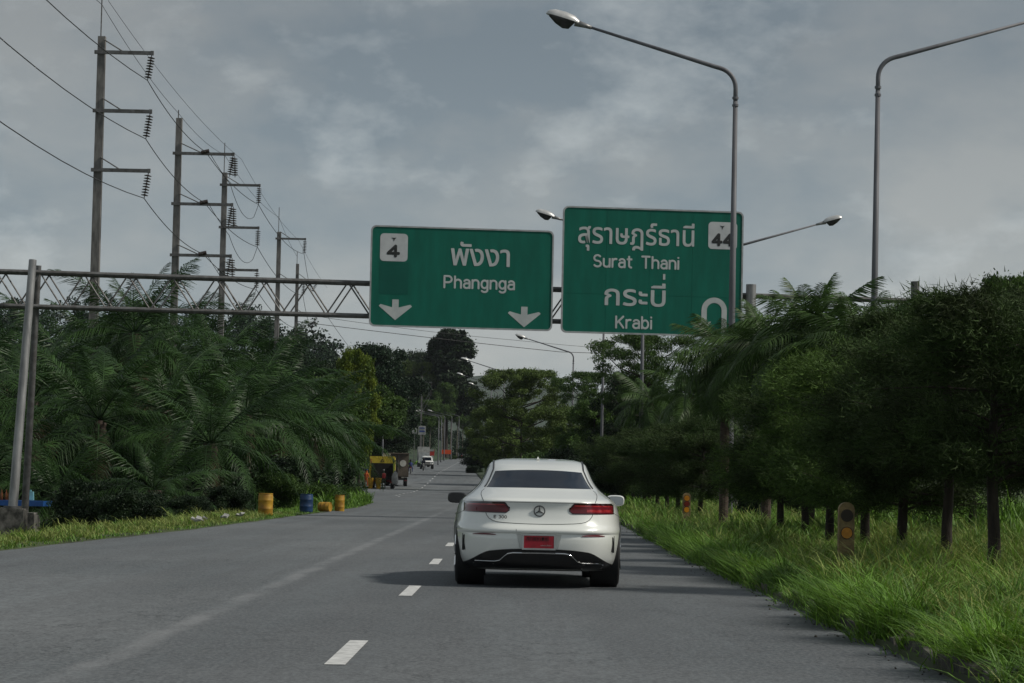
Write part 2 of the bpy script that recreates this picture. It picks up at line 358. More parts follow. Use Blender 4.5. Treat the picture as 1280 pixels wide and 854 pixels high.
# ------------------------------------------------------------ grass
def grass(name, pts, h, wd, lean, m, zoff=0):
    """pts (n,3) roots, h (n) heights, wd (n) widths -> bent blades of two quads and a tip"""
    n = len(pts); a = rng.uniform(0, 2*PI, n); d = np.stack([np.cos(a), np.sin(a), np.zeros(n)], 1)
    s = np.stack([-np.sin(a+rng.uniform(-1, 1, n)), np.cos(a), np.zeros(n)], 1)
    ln = (lean*rng.uniform(.3, 1.6, n)*h)[:, None]; h_ = h[:, None]; up_ = np.array([[0, 0, 1.]]); w_ = wd[:, None]/2
    p0 = pts; p1 = pts+up_*h_*.5+d*ln*.25; p2 = pts+up_*h_*.82+d*ln*.65; p3 = pts+up_*h_*(.97-.15*rng.random((n, 1)))+d*ln*1.15
    V = np.stack([p0-s*w_*.8, p0+s*w_*.8, p1-s*w_, p1+s*w_, p2-s*w_*.7, p2+s*w_*.7, p3], 1).reshape(-1, 3)
    b = np.arange(n)[:, None]*7
    tris = np.concatenate([b+np.array([[0, 1, 3]]), b+np.array([[0, 3, 2]]), b+np.array([[2, 3, 5]]), b+np.array([[2, 5, 4]]), b+np.array([[4, 5, 6]])], 0)
    o = bpy.data.objects.new(name, npmesh(name, V, tris, m)); COL.objects.link(o); return tag(o, kind='stuff')
def vn(x, y, s, z=0): return MN.noise(Vector((x*s, y*s, z)))
def scatter(n, y0, y1, t0, t1, side, hh, pw=1., cl=.5):
    P = []; H = []
    while len(P) < n:
        y = y0+(y1-y0)*random.random()**pw; t = t0+(t1-t0)*random.random()
        x = (XR(y)+t) if side > 0 else (XL(y)-t)
        v = vn(x, y, .9)+.6*vn(x, y, 3.1, 5)
        if side > 0 and any(abs(x-mx_) < .24 and my_-3.2 < y < my_+.2 for mx_, my_ in ((at(1057, 700, 31).x*.97, 31), (at(857, 640, 62.5).x*.98, 62.5))): continue
        if v < random.uniform(-1, .3)*cl: continue
        k = random.randint(4, 9); hs = hh*(.62+1.15*max(v, -.3))*random.uniform(.7, 1.15)*(.8+.2*sm(t/.7) if side > 0 else .55+.45*sm(t/.7))
        for _ in range(k):
            xx = x+random.gauss(0, .06); y2 = y+random.gauss(0, .06)
            P.append((xx, y2, gz(xx, y2)-.02)); H.append(hs*random.uniform(.6, 1.15))
    return np.array(P), np.array(H)
P, H = scatter(80000, 10, 40, .0, 7.5, 1, .34, 1.15); grass('grass', P, H, np.full(len(H), .010), .75, GRASSM)
P, H = scatter(34000, 10, 42, .0, 5.2, 1, .38, 1.1, .2); grass('grass', P, H, np.full(len(H), .008), 1.1, GRASSD)
P, H = scatter(50000, 38, 90, .0, 9.5, 1, .36, 1.1); grass('grass', P, H, np.full(len(H), .018), .7, GRASSM)
P, H = scatter(12000, 38, 90, .0, 5.0, 1, .40, 1.1, .2); grass('grass', P, H, np.full(len(H), .014), .9, GRASSD)
P, H = scatter(22000, 88, 240, .12, 10, 1, .45, 1.2); grass('grass', P, H, np.full(len(H), .05), .6, GRASSM)
P, H = scatter(24000, 30, 135, .02, 1.6, -1, .15, 1.1, 1.0); grass('grass', P, H, np.full(len(H), .016), .8, GRASSM)
P, H = scatter(13000, 30, 75, .2, 1.5, -1, .22, 1.0, 1.3); grass('grass', P, H, np.full(len(H), .012), .9, GRASSD)
P, H = scatter(20000, 92, 150, .1, 5.5, -1, .66, 1.0, .3); grass('grass', P, H, np.full(len(H), .035), .6, GRASSM)
P, H = scatter(30000, 22, 90, 4.6, 9.6, 1, .74, 1.1, .7); grass('grass', P, H, np.full(len(H), .020), .6, GRASSM)
P, H = scatter(9000, 30, 110, 18.6, 23, 1, .9, 1.0, .4); grass('grass', P, H, np.full(len(H), .03), .5, GRASSM)
P, H = scatter(22000, 10, 60, -.01, .34, 1, .42, 1.35, .15); grass('grass', P, H, np.full(len(H), .010), 1.25, GRASSM)
P, H = scatter(9000, 240, 420, .2, 12, -1, .4, 1.0, .3); grass('grass', P, H, np.full(len(H), .10), .6, GRASSM)

# ------------------------------------------------------------ foliage builders
def rdirs(n):
    v = rng.normal(size=(n, 3)); return v/np.linalg.norm(v, axis=1, keepdims=True)
def leaves(C, size, aspect=.5, up_bias=.4, droop=None):
    """a small folded leaf (two triangles) at each point of C"""
    n = len(C); a = rdirs(n)
    if droop is not None: a = a*(1-droop)+np.array([[0, 0, -1.]])*droop
    a /= np.linalg.norm(a, axis=1, keepdims=True)
    nrm = rdirs(n)*(1-up_bias)+np.array([[0, 0, 1.]])*up_bias
    b = np.cross(a, nrm); b /= np.linalg.norm(b, axis=1, keepdims=True)+1e-9
    s = size*rng.uniform(.6, 1.35, (n, 1))
    V = np.stack([C-a*s*.5, C+b*s*aspect*.5, C+a*s*.5, C-b*s*aspect*.5], 1).reshape(-1, 3)
    FA = np.arange(n)[:, None]*4+np.array([[0, 1, 2, 3]])
    return V, FA
def blob(n, c, r, shell=.55, flat=1.):
    d = rdirs(n); rad = shell+(1-shell)*rng.random((n, 1))**.7; rad = np.where(rng.random((n, 1)) < .3, rad*rng.uniform(.9, 1.45, (n, 1)), rad)*(1+.22*np.sin(d[:, :1]*5+c[0]*7)*np.cos(d[:, 1:2]*6+c[1]*5))
    return np.array(c)+d*rad*np.array([r, r, r*flat])
def make_tree(kind, seed, H, CR, z0, nclus, nleaf, ls, m, bark=BARK, cr=(.12, .26), flat=.75, tr=.16, aspect=.55, limbs=9, shape='round', gap=0):
    """trunk + limbs mesh and crown mesh"""
    global rng; rng = np.random.default_rng(seed); rd = random.Random(seed)
    g = G(); bend = [rd.uniform(-.03, .03)*H for _ in range(2)]
    top = Vector((bend[0], bend[1], H*.86))
    tp = lambda t: Vector((bend[0]*t*t, bend[1]*t*t, H*.86*t))
    g.tube([tp(k/6)+Vector((rd.uniform(-.02, .02), rd.uniform(-.02, .02), 0))*H*.2*(k > 0) for k in range(7)], [tr*(1.25 if k == 0 else 1-.8*k/6) for k in range(7)], 9)
    cs = []
    for i in range(nclus):
        a = rd.uniform(0, 2*PI); t = rd.random()
        if shape == 'round': zt = z0+(H-z0)*t; prof = math.sin(PI*(.12+.80*t))**.7
        elif shape == 'umbrella':
            lay = 1-.85*rd.random()**1.6; zt = z0+(H-z0)*lay; prof = (1.0-.45*abs(lay-.72)) if lay < .8 else 1.0-1.6*(lay-.8)
        elif shape == 'cone': zt = z0+(H-z0)*t; prof = 1.05-.75*t
        elif shape == 'column': zt = z0+(H-z0)*t; prof = .9-.3*t
        rr = CR*prof*math.sqrt(rd.random())*(1.0 if rd.random() < .5 else .9)
        r = rd.uniform(*cr)*CR
        cs.append((Vector((tp(min(zt/H, 1)).x+rr*math.cos(a), tp(min(zt/H, 1)).y+rr*math.sin(a), min(zt, H-r*flat*.9))), r))
    for c, r in cs[:limbs] if limbs < len(cs) else cs:
        zb = max(z0*.75, min(c.z-.35*math.hypot(c.x, c.y)-.2, H*.8)); b = tp(zb/(H*.86)); mid = b.lerp(c, .55)+Vector((0, 0, -.05*H*rd.random()))
        g.tube([b, mid, c], [tr*.42, tr*.25, tr*.07], 5)
    P = [blob(int(nleaf*(r/CR)**1.6*(.6+.8*rd.random())), c, r, .35, flat) for c, r in cs]
    tot = sum(len(p) for p in P); P = np.concatenate(P)
    if tot > nleaf*2.5: P = P[rng.permutation(tot)[:int(nleaf*2.5)]]
    V, FA = leaves(P, ls, aspect)
    return (g.mesh('trunk', bark, True, 50), npmesh('crown', V, FA, m), H, CR)
TREES = {}
def T(key, *a, **k): TREES[key] = make_tree(key, *a, **k)
T('broad1', 11, 8, 3.4, 1.6, 120, 22000, .17, L_MID, cr=(.09, .26))
T('broad2', 12, 8, 3.6, 1.4, 120, 20000, .17, L_OLV, cr=(.08, .24))
T('dark1', 13, 8, 3.5, 1.2, 100, 26000, .17, L_DRK, cr=(.15, .30))
T('dark2', 14, 8, 3.2, 1.0, 90, 26000, .16, L_FOR, cr=(.15, .28))
T('yellow', 15, 8, 2.6, 2.0, 70, 13000, .16, L_YEL, cr=(.09, .25))
T('umbrella', 16, 9, 4.2, 3.4, 110, 24000, .13, L_OLV, cr=(.08, .22), flat=.5, shape='umbrella', tr=.14, limbs=40)
T('umbrella2', 26, 9, 4.4, 4.4, 85, 14000, .12, L_MID, cr=(.07, .20), flat=.42, shape='umbrella', tr=.12, limbs=40)
T('tall', 17, 20, 6.0, 6, 120, 22000, .46, L_DRK, cr=(.07, .22), shape='cone', tr=.35, limbs=60)
T('canopy', 27, 8, 3.4, 4.2, 60, 16000, .17, L_MID, cr=(.12, .28), tr=.14, limbs=30)
T('rubber', 18, 12, 2.6, 6.5, 46, 9000, .22, L_MID, bark=BARKP, cr=(.2, .36), tr=.12)
T('bush', 19, 3, 2.2, .1, 60, 16000, .13, L_MID, cr=(.2, .36), tr=.06)
T('bushd', 20, 3, 2.3, .1, 60, 16000, .13, L_DRK, cr=(.2, .36), tr=.06)
def tree(name, key, x, y, H, W, label, cat='tree', group=None, rz=None, crown='crown'):
    t, c, h0, c0 = TREES[key]; o = thing(name, label, cat, (x, y, gz(x, y)-.05), random.uniform(0, 6.28) if rz is None else rz, group)
    s = (W/(2*c0), W/(2*c0), H/h0)
    mobj('trunk', t, o, scale=(max(s[0], .5*s[2]), max(s[0], .5*s[2]), s[2])); mobj(crown, c, o, scale=s); return o
def ptree(name, key, px, ytop, d, wpx, label, **k):    # from where it shows in the photograph
    p = at(px, 600, d); z = at(px, ytop, d).z
    return tree(name, key, p.x, d, z-gz(p.x, d), wpx*d/F, label, **k)

# clipped casuarina-like trees of the median: short dark trunk, ragged crown of fine sprays
def make_cas(seed, H, CR, z0, n, m, m2):
    rd = random.Random(seed); r_ = np.random.default_rng(seed); g = G()
    lean = rd.uniform(-.1, .1)
    g.tube([(0, 0, -.1), (lean*.2, 0, .5), (lean*.6, .03, 1.2), (lean, 0, H*.85)], [.085, .07, .06, .02], 9)
    tips = []
    for i in range(64):
        t = rd.random()**.85; a = rd.uniform(0, 2*PI); z = z0*(.92 if rd.random() > .22 else .74)+(H-z0)*t
        prof = CR*(.86+.14*math.sin(PI*t))*(1 if t < .68 else math.sqrt(max(.0, 1-((t-.68)/.36)**2)))
        L = prof*(1+.16*math.sin(2*a+seed)+.10*math.sin(5*a+z*3))*rd.uniform(.68, 1.06)*(1.25 if rd.random() < .14 else 1)
        b = Vector((lean*z/H, 0, z-.22*L)); e = b+Vector((math.cos(a)*L, math.sin(a)*L, rd.uniform(.0, .34)*L)); mid = b.lerp(e, .5)+Vector((0, 0, rd.uniform(-.06, .1)))
        g.tube([b, mid, e], [.02, .012, .004], 4, cap=False); tips.append((b, mid, e))
    P = []; D = []
    per = n//64
    for b, mid, e in tips:
        k = int(per*r_.uniform(.5, 1.5)); t = r_.uniform(.22, 1.0, k)**.75
        q = np.where(t[:, None] < .5, np.array(b)+(np.array(mid)-np.array(b))*t[:, None]*2, np.array(mid)+(np.array(e)-np.array(mid))*(t[:, None]*2-1))
        q = q+r_.normal(size=(k, 3))*np.array([.11, .11, .085])*(CR/1.2)
        dd = q-np.array(b); dd /= np.linalg.norm(dd, axis=1, keepdims=True)+1e-6
        dd = dd*.6+r_.normal(size=(k, 3))*.5+np.array([[0, 0, .05]])
        P.append(q); D.append(dd/np.linalg.norm(dd, axis=1, keepdims=True))
    P = np.concatenate(P); D = np.concatenate(D); k = len(P)
    s = np.cross(D, r_.normal(size=(k, 3))); s /= np.linalg.norm(s, axis=1, keepdims=True)
    L = r_.uniform(.05, .14, (k, 1)); wd = .0065
    def mk(sel, mm, nm):
        V = np.stack([P[sel]-s[sel]*wd, P[sel]+s[sel]*wd, P[sel]+D[sel]*L[sel]], 1).reshape(-1, 3)
        return npmesh(nm, V, np.arange(len(V)).reshape(-1, 3), mm)
    return g.mesh('trunk', BARK, True, 50), mk(np.arange(k), m, 'crown')
CAS = [make_cas(31, 3.5, 1.25, 1.4, 60000, L_CAS, None), make_cas(32, 3.3, 1.15, .95, 56000, L_CAS, None), make_cas(33, 3.1, 1.2, .85, 56000, L_CAS2, None)]
def cas(px, d, yt, W, v, label, x=None):
    H = at(px, yt, d).z-gz(at(px, 680, d).x, d)
    p = at(px, 680, d) if x is None else Vector((x, d, 0)); t, c = CAS[v]; h0, w0 = ((3.5, 2.5), (3.3, 2.3), (3.1, 2.4))[v]
    o = thing('median_tree', label, 'tree', (p.x, d, gz(p.x, d)-.03), random.uniform(0, 6.28), 'clipped trees along the median')
    mobj('trunk', t, o, scale=(1, 1, H/h0)); mobj('crown', c, o, scale=(W/w0, W/w0, H/h0)); return o
CASL = [
 (1243, 28.0, 352, 2.75, 0, 'dark clipped tree whose black trunk stands nearest the camera at the right edge'),
 (1310, 31.0, 350, 2.6, 0, 'dark clipped tree cut off by the right edge of the view'),
 (1183, 33.0, 366, 2.5, 0, 'brownish dark clipped tree with a slim trunk, just left of the nearest one'),
 (1128, 34.5, 384, 2.5, 1, 'dark clipped tree with bare low twigs beside its rough brown trunk'),
 (1081, 38.5, 436, 2.5, 2, 'green clipped tree standing right behind the nearer marker post'),
 (1037, 43.5, 428, 2.5, 2, 'lighter green clipped tree standing just left of the nearer marker post'),
 (1007, 47.0, 468, 2.4, 1, 'dark clipped tree under the spiky palm crowns'),
 (975, 52.5, 466, 2.6, 2, 'bright green feathery clipped tree right of the brown palm trunk'),
 (1290, 42.0, 345, 3.2, 1, 'dark clipped tree of the rear row near the right edge'),
 (1215, 47.0, 362, 3.2, 0, 'dark tall clipped tree of the rear row between the two nearest trunks'),
 (1140, 52.0, 372, 3.2, 0, 'dark clipped tree of the rear row behind the nearer marker post'),
 (874, 71.0, 520, 2.6, 1, 'dark clipped tree just left of the brown palm trunk'),
 (846, 80.0, 525, 2.6, 1, 'dark clipped tree behind the farther marker post'),
 (833, 87.0, 530, 2.6, 1, 'dark clipped tree second beyond the farther marker post'),
 (820, 94.0, 528, 2.6, 1, 'dark clipped tree third beyond the farther marker post'),
 (805, 103.0, 535, 2.8, 1, 'dark clipped tree fourth beyond the farther marker post'),
 (791, 113.0, 535, 3.0, 1, 'dark clipped tree over the right wing mirror of the white car'),
 (778, 122.0, 540, 3.2, 1, 'dark clipped tree right of the white car roof'),
 (762, 133.0, 545, 3.2, 1, 'dark clipped tree farthest away in the median row, behind the white car'),
]
for a in CASL: cas(*a)

# ------------------------------------------------------------ palms: every frond is a part
def frond_mesh(L, droop, nl, lw, ll, m, seed, vee=.35, hang=.5):
    r_ = np.random.default_rng(seed); ts = np.linspace(0, 1, 13)
    pts = np.stack([L*(ts-.10*ts**3*droop*2), np.zeros(13), L*(.0*ts-.62*droop*ts**2.1)], 1)
    g = G(); g.tube([tuple(p) for p in pts], [.035*(1-.85*t)*max(L/4, .6) for t in ts], 4)
    V = list(g.v); Fq = [f for f in g.f if len(f) == 4]
    for side in (-1, 1):
        for t in np.linspace(.16, .99, nl):
            t += r_.uniform(-.008, .008); t = min(t, .995); i = t*12; i0 = min(int(i), 11); fr = i-i0
            p = pts[i0]*(1-fr)+pts[i0+1]*fr; tan = pts[i0+1]-pts[i0]; tan /= np.linalg.norm(tan)
            l = ll*math.sin(PI*min(1, .16+.84*t)**.8)**.6*r_.uniform(.8, 1.1)+.05
            out = np.array([0, side*1., 0]); dirn = tan*(.45+.5*t)+out+np.array([0, 0, vee*r_.uniform(.2, 1.3)]); dirn /= np.linalg.norm(dirn)
            wv = tan*.5*lw; m1 = p+dirn*l*.5; e = p+dirn*l*.92+np.array([0, 0, -hang*l*r_.uniform(.5, 1.3)])
            m1 = m1+np.array([0, 0, -hang*l*.12]); b = len(V)
            V += [tuple(p-wv*.6), tuple(p+wv*.6), tuple(m1+wv), tuple(m1-wv), tuple(e+wv*.15), tuple(e-wv*.15)]
            Fq += [(b, b+1, b+2, b+3), (b+3, b+2, b+4, b+5)]
    return npmesh('frond', V, Fq, m)
L_DEAD = mat('dead_frond', (.13, .09, .045), .85, col2=(.06, .045, .025), scale=.6, island=.3)
DEADF = frond_mesh(3.6, 1.35, 34, .04, .6, L_DEAD, 61, hang=.9)
OILF = [frond_mesh(4.6, d, 46, .05, .85, L_OIL, 50+i, hang=.75) for i, d in enumerate((.35, .6, .8, 1.0, 1.25))]
FANF = [frond_mesh(1.8, d, 40, .030, .50, L_FAN, 70+i, vee=.25, hang=.75) for i, d in enumerate((.35, .75, 1.1, 1.5))]
def trunk_mesh(h, r, rough):
    g = G(); n = int(h/.12)+2; g.tube([(0, 0, -.2+(h+.2)*k/n) for k in range(n+1)], [r*(1.25 if k == 0 else 1)*(1+rough*((k % 2)-.5)) for k in range(n+1)], 10); return g.mesh('trunk', PALMB, False)
TRK = {}
def palm(name, x, y, h, label, fr, nf, sc=1., tr=.22, group=None, lo=-35, hi=82, base=None):
    z = gz(x, y); k = (round(h, 1), tr); TRK[k] = TRK.get(k) or trunk_mesh(h, tr, .16 if tr > .2 else .05)
    o = thing(name, label, 'palm', (x, y, z), 0, group); mobj('trunk', TRK[k], o)
    for i in range(nf):
        t = (i+.5)/nf; el = hi-(hi-lo)*t**.8+random.uniform(-7, 7); az = i*137.5+random.uniform(-12, 12)
        me = fr[min(int(t*len(fr)+random.uniform(-.6, .6)) if t > 0 else 0, len(fr)-1)] if t*len(fr) >= .6 else fr[0]
        s = sc*random.uniform(.82, 1.1)*(.75 if t < .12 else 1)
        if fr is OILF and i >= nf-3: me = DEADF; el -= 22
        mobj('frond', me, o, (0, 0, h), (random.uniform(-.5, .5), -R(el), R(az)), (s, s, s))
    return o
OP = [  # px, depth, frond base height above its ground, scale, label
 (-60, 88, 4.6, 1.0, 'oil palm at the left edge beside the leaning gantry posts'),
 (-10, 82, 2.4, .9, 'oil palm whose fronds arch over the blue table'),
 (72, 79, 1.6, .62, 'young oil palm right of the leaning gantry posts near the road'),
 (38, 96, 5.0, 1.0, 'oil palm behind the leaning gantry posts at the far left'),
 (122, 86, 4.1, .95, 'oil palm with fronds arching over the road side, left of the nearest power pole'),
 (163, 100, 7.8, 1.0, 'tall oil palm whose crown reaches the gantry beam beside the nearest power pole'),
 (136, 112, 7.2, 1.0, 'tall oil palm just left of the nearest power pole'),
 (192, 72, 1.3, .55, 'low oil palm with a pale drooping frond over the grass strip'),
 (90, 110, 6.3, 1.05, 'oil palm behind, left of the nearest power pole'),
 (205, 90, 4.6, .95, 'oil palm below the second power pole'),
 (262, 104, 6.6, 1.0, 'oil palm with spiky upright fronds in front of the third power pole'),
 (262, 84, 2.8, .8, 'low oil palm left of the large yellow drum'),
 (305, 96, 4.2, .95, 'oil palm behind the large yellow drum'),
 (350, 106, 3.6, .95, 'oil palm behind the blue drum'),
 (390, 112, 2.9, .9, 'oil palm behind the tipped yellow drum'),
 (402, 124, 3.0, .9, 'oil palm behind the far upright yellow drum'),
 (325, 128, 5.6, 1.05, 'oil palm rising behind the drums, below the fourth power pole'),
 (212, 120, 7.2, 1.1, 'oil palm in the second rank below the second power pole'),
 (-5, 116, 6.2, 1.05, 'oil palm in the second rank at the far left'),
 (372, 142, 4.4, 1.0, 'oil palm in the second rank right of the fourth power pole'),
]
for px, d, h, s, lb in OP:
    p = at(px, 600, d); x = p.x; x = min(x, XL(d)-1.9)
    palm('oil_palm', x, d, h, lb, OILF, 29, s, .24, 'oil palms along the left roadside', lo=-42)
palm('roadside_palm', at(905, 600, 60).x, 60, 4.15, 'spiky palm with a brown trunk in front of the right sign', FANF, 46, .98, .11, 'spiky palms on the median', lo=-58, hi=70)
palm('roadside_palm', at(1012, 600, 52).x, 52, 3.95, 'spiky palm left of the bare tall lamp post on the right', FANF, 42, 1.05, .11, 'spiky palms on the median', lo=-45)
palm('roadside_palm', at(1075, 600, 50).x, 50, 3.6, 'spiky palm at the foot of the tall lamp post on the right', FANF, 38, .95, .11, 'spiky palms on the median', lo=-40)
palm('roadside_palm', at(958, 600, 57).x, 57, 4.0, 'spiky palm between the front palm and the tall lamp post on the right', FANF, 40, .95, .11, 'spiky palms on the median', lo=-45)
palm('roadside_palm', at(812, 600, 118).x, 118, 4.6, 'spiky palm under the right sign, far down the median', FANF, 26, 1.3, .13, 'spiky palms on the median', lo=-50)
palm('roadside_palm', at(862, 600, 100).x, 100, 4.3, 'spiky palm just left of the brown palm trunk, farther away', FANF, 26, 1.2, .13, 'spiky palms on the median', lo=-50)

# ------------------------------------------------------------ trees
ptree('leafy_tree', 'yellow', 443, 436, 175, 66, 'yellow green leafy tree above the drums on the left', group='trees on the left roadside')
ptree('leafy_tree', 'broad1', 408, 470, 160, 100, 'bushy green tree left of the yellow garbage truck', group='trees on the left roadside')
ptree('leafy_tree', 'canopy', 448, 480, 190, 110, 'green tree leaning over the yellow garbage truck', group='trees on the left roadside')
ptree('leafy_tree', 'dark1', 405, 452, 185, 120, 'dark tree behind the palms, left of the yellow green one', group='trees on the left roadside')
ptree('leafy_tree', 'yellow', 402, 455, 190, 40, 'small yellowish tree top just right of the fifth power pole', group='trees on the left roadside')
ptree('leafy_tree', 'dark2', 350, 425, 230, 120, 'dark tree behind the palms by the fourth power pole', group='trees on the left roadside')
ptree('leafy_tree', 'dark1', 478, 500, 300, 70, 'dark tree behind the brown box truck', group='trees on the left roadside')
ptree('leafy_tree', 'broad2', 520, 452, 620, 76, 'olive green tree above the row of white lamp heads', group='trees on the left roadside')
ptree('leafy_tree', 'dark2', 468, 432, 310, 120, 'dark round tree on the slope behind the garbage truck', group='trees on the left roadside')
ptree('leafy_tree', 'dark1', 522, 440, 690, 90, 'dark tree at the foot of the tallest tree', group='trees on the left roadside')
ptree('tall_tree', 'tall', 556, 413, 620, 120, 'tallest tree, dark with a ragged crown just under the left sign')
for i, (px, yt, d, lb) in enumerate([
 (536, 500, 560, 'slim pale trunked tree beside the white roadside board'), (552, 478, 610, 'slim pale trunked tree above the orange banner, left one'),
 (562, 482, 640, 'slim pale trunked tree above the orange banner, right one'), (570, 486, 670, 'slim pale trunked tree right of the orange banner'),
 (577, 490, 720, 'slim pale trunked tree at the end of the visible road'), (584, 494, 850, 'slim pale trunked tree right of the end of the road'), (528, 500, 540, 'slim pale trunked tree behind the white pickup')]):
    ptree('slim_tree', 'rubber', px, yt, d, 34, lb, group='slim trees at the far bend')
ptree('leafy_tree', 'umbrella', 650, 462, 232, 128, 'flat topped umbrella tree above the white car roof', group='trees on the median')
ptree('leafy_tree', 'broad2', 612, 508, 300, 66, 'olive tree left of the umbrella tree at the bend', group='trees on the median')
ptree('leafy_tree', 'broad2', 632, 520, 262, 80, 'low olive tree below the umbrella tree', group='trees on the median')
ptree('leafy_tree', 'broad2', 690, 508, 205, 96, 'olive brown tree between the umbrella tree and the slim lamp post', group='trees on the median')
ptree('leafy_tree', 'broad1', 742, 500, 172, 96, 'green tree at the foot of the bare post under the right sign', group='trees on the median')
ptree('leafy_tree', 'umbrella2', 806, 418, 150, 150, 'tall layered tree with sky showing through, right under the right sign', group='trees on the median')
ptree('leafy_tree', 'umbrella2', 742, 465, 215, 110, 'loose layered tree left of the bare post under the right sign', group='trees on the median')
ptree('leafy_tree', 'dark1', 790, 470, 160, 110, 'dark tree below the layered tree', group='trees on the median')
ptree('leafy_tree', 'dark1', 600, 545, 330, 60, 'dark low tree at the inner side of the bend', group='trees on the median')
for px, yt, d, wd, k, lb in [
 (1262, 345, 78, 130, 'broad1', 'leafy tree rising behind the clipped trees at the right edge'), (1190, 372, 88, 110, 'dark1', 'dark tree with bare twigs on top behind the clipped row'),
 (1100, 395, 100, 140, 'dark1', 'dark tree behind the tall lamp post on the right'), (1010, 430, 120, 150, 'dark2', 'dark tree behind the spiky palms'),
 (930, 445, 130, 120, 'dark1', 'dark tree behind the gantry end post'), (875, 468, 150, 110, 'dark2', 'dark tree across the opposite road, left of the brown palm trunk'),
 (1330, 350, 90, 150, 'dark1', 'dark tree across the opposite road beyond the right edge'), (840, 500, 190, 110, 'dark1', 'dark tree far across the opposite road'),
 (770, 520, 230, 110, 'dark2', 'dark tree across the opposite road above the white car'), (715, 530, 280, 110, 'broad2', 'olive tree far along the opposite road')]:
    ptree('leafy_tree', k, px, yt, d, wd, lb, group='trees across the opposite road')
# shrubs
for px, d, yt, wd, k, lb in [(395, 96, 603, 90, 'bush', 'green shrub behind the blue drum'), (345, 86, 590, 70, 'bush', 'light green feathery shrub right of the large yellow drum'),
 (285, 74, 606, 60, 'bushd', 'dark shrub left of the large yellow drum'), (440, 112, 607, 40, 'bush', 'shrub on the grassy corner in front of the garbage truck'),
 (240, 68, 618, 60, 'bushd', 'dark low shrub above the white litter'), (170, 66, 612, 90, 'bushd', 'dark shrub under the pale drooping frond'), (120, 72, 600, 120, 'bushd', 'dark shrub right of the blue table'),
 (60, 84, 590, 150, 'bushd', 'dark shrub behind the blue table'), (235, 92, 560, 200, 'bushd', 'dark thicket under the second power pole'), (320, 100, 570, 200, 'bushd', 'dark thicket behind the large yellow drum'),
 (395, 120, 570, 110, 'bushd', 'dark thicket behind the far upright yellow drum'), (425, 138, 560, 56, 'bush', 'green thicket left of the garbage truck'), (150, 100, 520, 260, 'bushd', 'dark thicket deep between the oil palms'), (20, 100, 520, 200, 'bushd', 'dark thicket at the far left behind the palms'),
 (505, 365, 566, 26, 'bushd', 'dark shrub between the brown truck and the white pickup'), (940, 66, 545, 60, 'bushd', 'dark shrub hiding the foot of the gantry end posts'), (1003, 72, 560, 50, 'bushd', 'dark shrub at the foot of the pale slim post'), (745, 118, 575, 110, 'bushd', 'dark shrub right of the white car roof'), (700, 150, 560, 120, 'bushd', 'dark shrub behind the white car roof'),
 (640, 190, 565, 100, 'bush', 'green shrub behind the left half of the white car roof'), (603, 240, 572, 40, 'bushd', 'dark shrub overhanging the road at the bend'), (670, 160, 568, 90, 'bush', 'olive shrub behind the middle of the white car roof')]:
    p = at(px, 600, d); z = at(px, yt, d).z; x = p.x if p.x > XR(d) else min(p.x, XL(d)-.4-wd*d/F*.45)
    if px > 560: x = max(x, XR(d)+wd*d/F*.5)
    tree('shrub', k, x, d, max(z-gz(x, d), .5), wd*d/F, lb, 'shrub', 'shrubs beside the road', crown='foliage')
# far-off woods: one mass each
def wood(name, n, fx, fy, hh, rr, per, ls, m, seed):
    r_ = random.Random(seed); P = []
    for i in range(n):
        x, y = fx(r_), fy(r_); 
        if (XL(y)-6 < x < XR(y)+20 and y < 760) or XL(y)-5 < x < XR(y)+5 or (y > 640 and x < XL(min(y, 740))-6 and x > -22): continue
        h = r_.uniform(*hh); z = gz(x, y)
        for k in range(7):
            a = r_.uniform(0, 6.28); q = r_.uniform(0, .6)*rr; c = r_.uniform(.25, .5)*rr
            P.append(blob(per//7, (x+q*math.cos(a), y+q*math.sin(a), z+h-c*.8-k*.12*h*.8), c, .4, .8))
    V, FA = leaves(np.concatenate(P), ls, .7); o = bpy.data.objects.new(name, npmesh(name, V, FA, m)); COL.objects.link(o); tag(o, kind='stuff')
wood('forest', 420, lambda r: r.uniform(-210, -22), lambda r: r.uniform(235, 640), (7, 11), 4.6, 700, .55, L_FOR, 1)
wood('forest', 330, lambda r: r.uniform(-70, 130), lambda r: r.uniform(640, 1000), (8, 13), 6, 420, .9, L_FOR, 2)
wood('forest', 240, lambda r: r.uniform(24, 190), lambda r: r.uniform(150, 640), (7, 10), 5, 600, .6, L_FOR, 3)
wood('forest', 90, lambda r: r.uniform(-60, -24), lambda r: r.uniform(125, 240), (5, 8), 4, 900, .4, L_FOR, 4)
wood('forest', 150, lambda r: r.uniform(-38, -20), lambda r: r.uniform(400, 760), (3, 6.5), 3.2, 500, .35, L_FOR, 5)

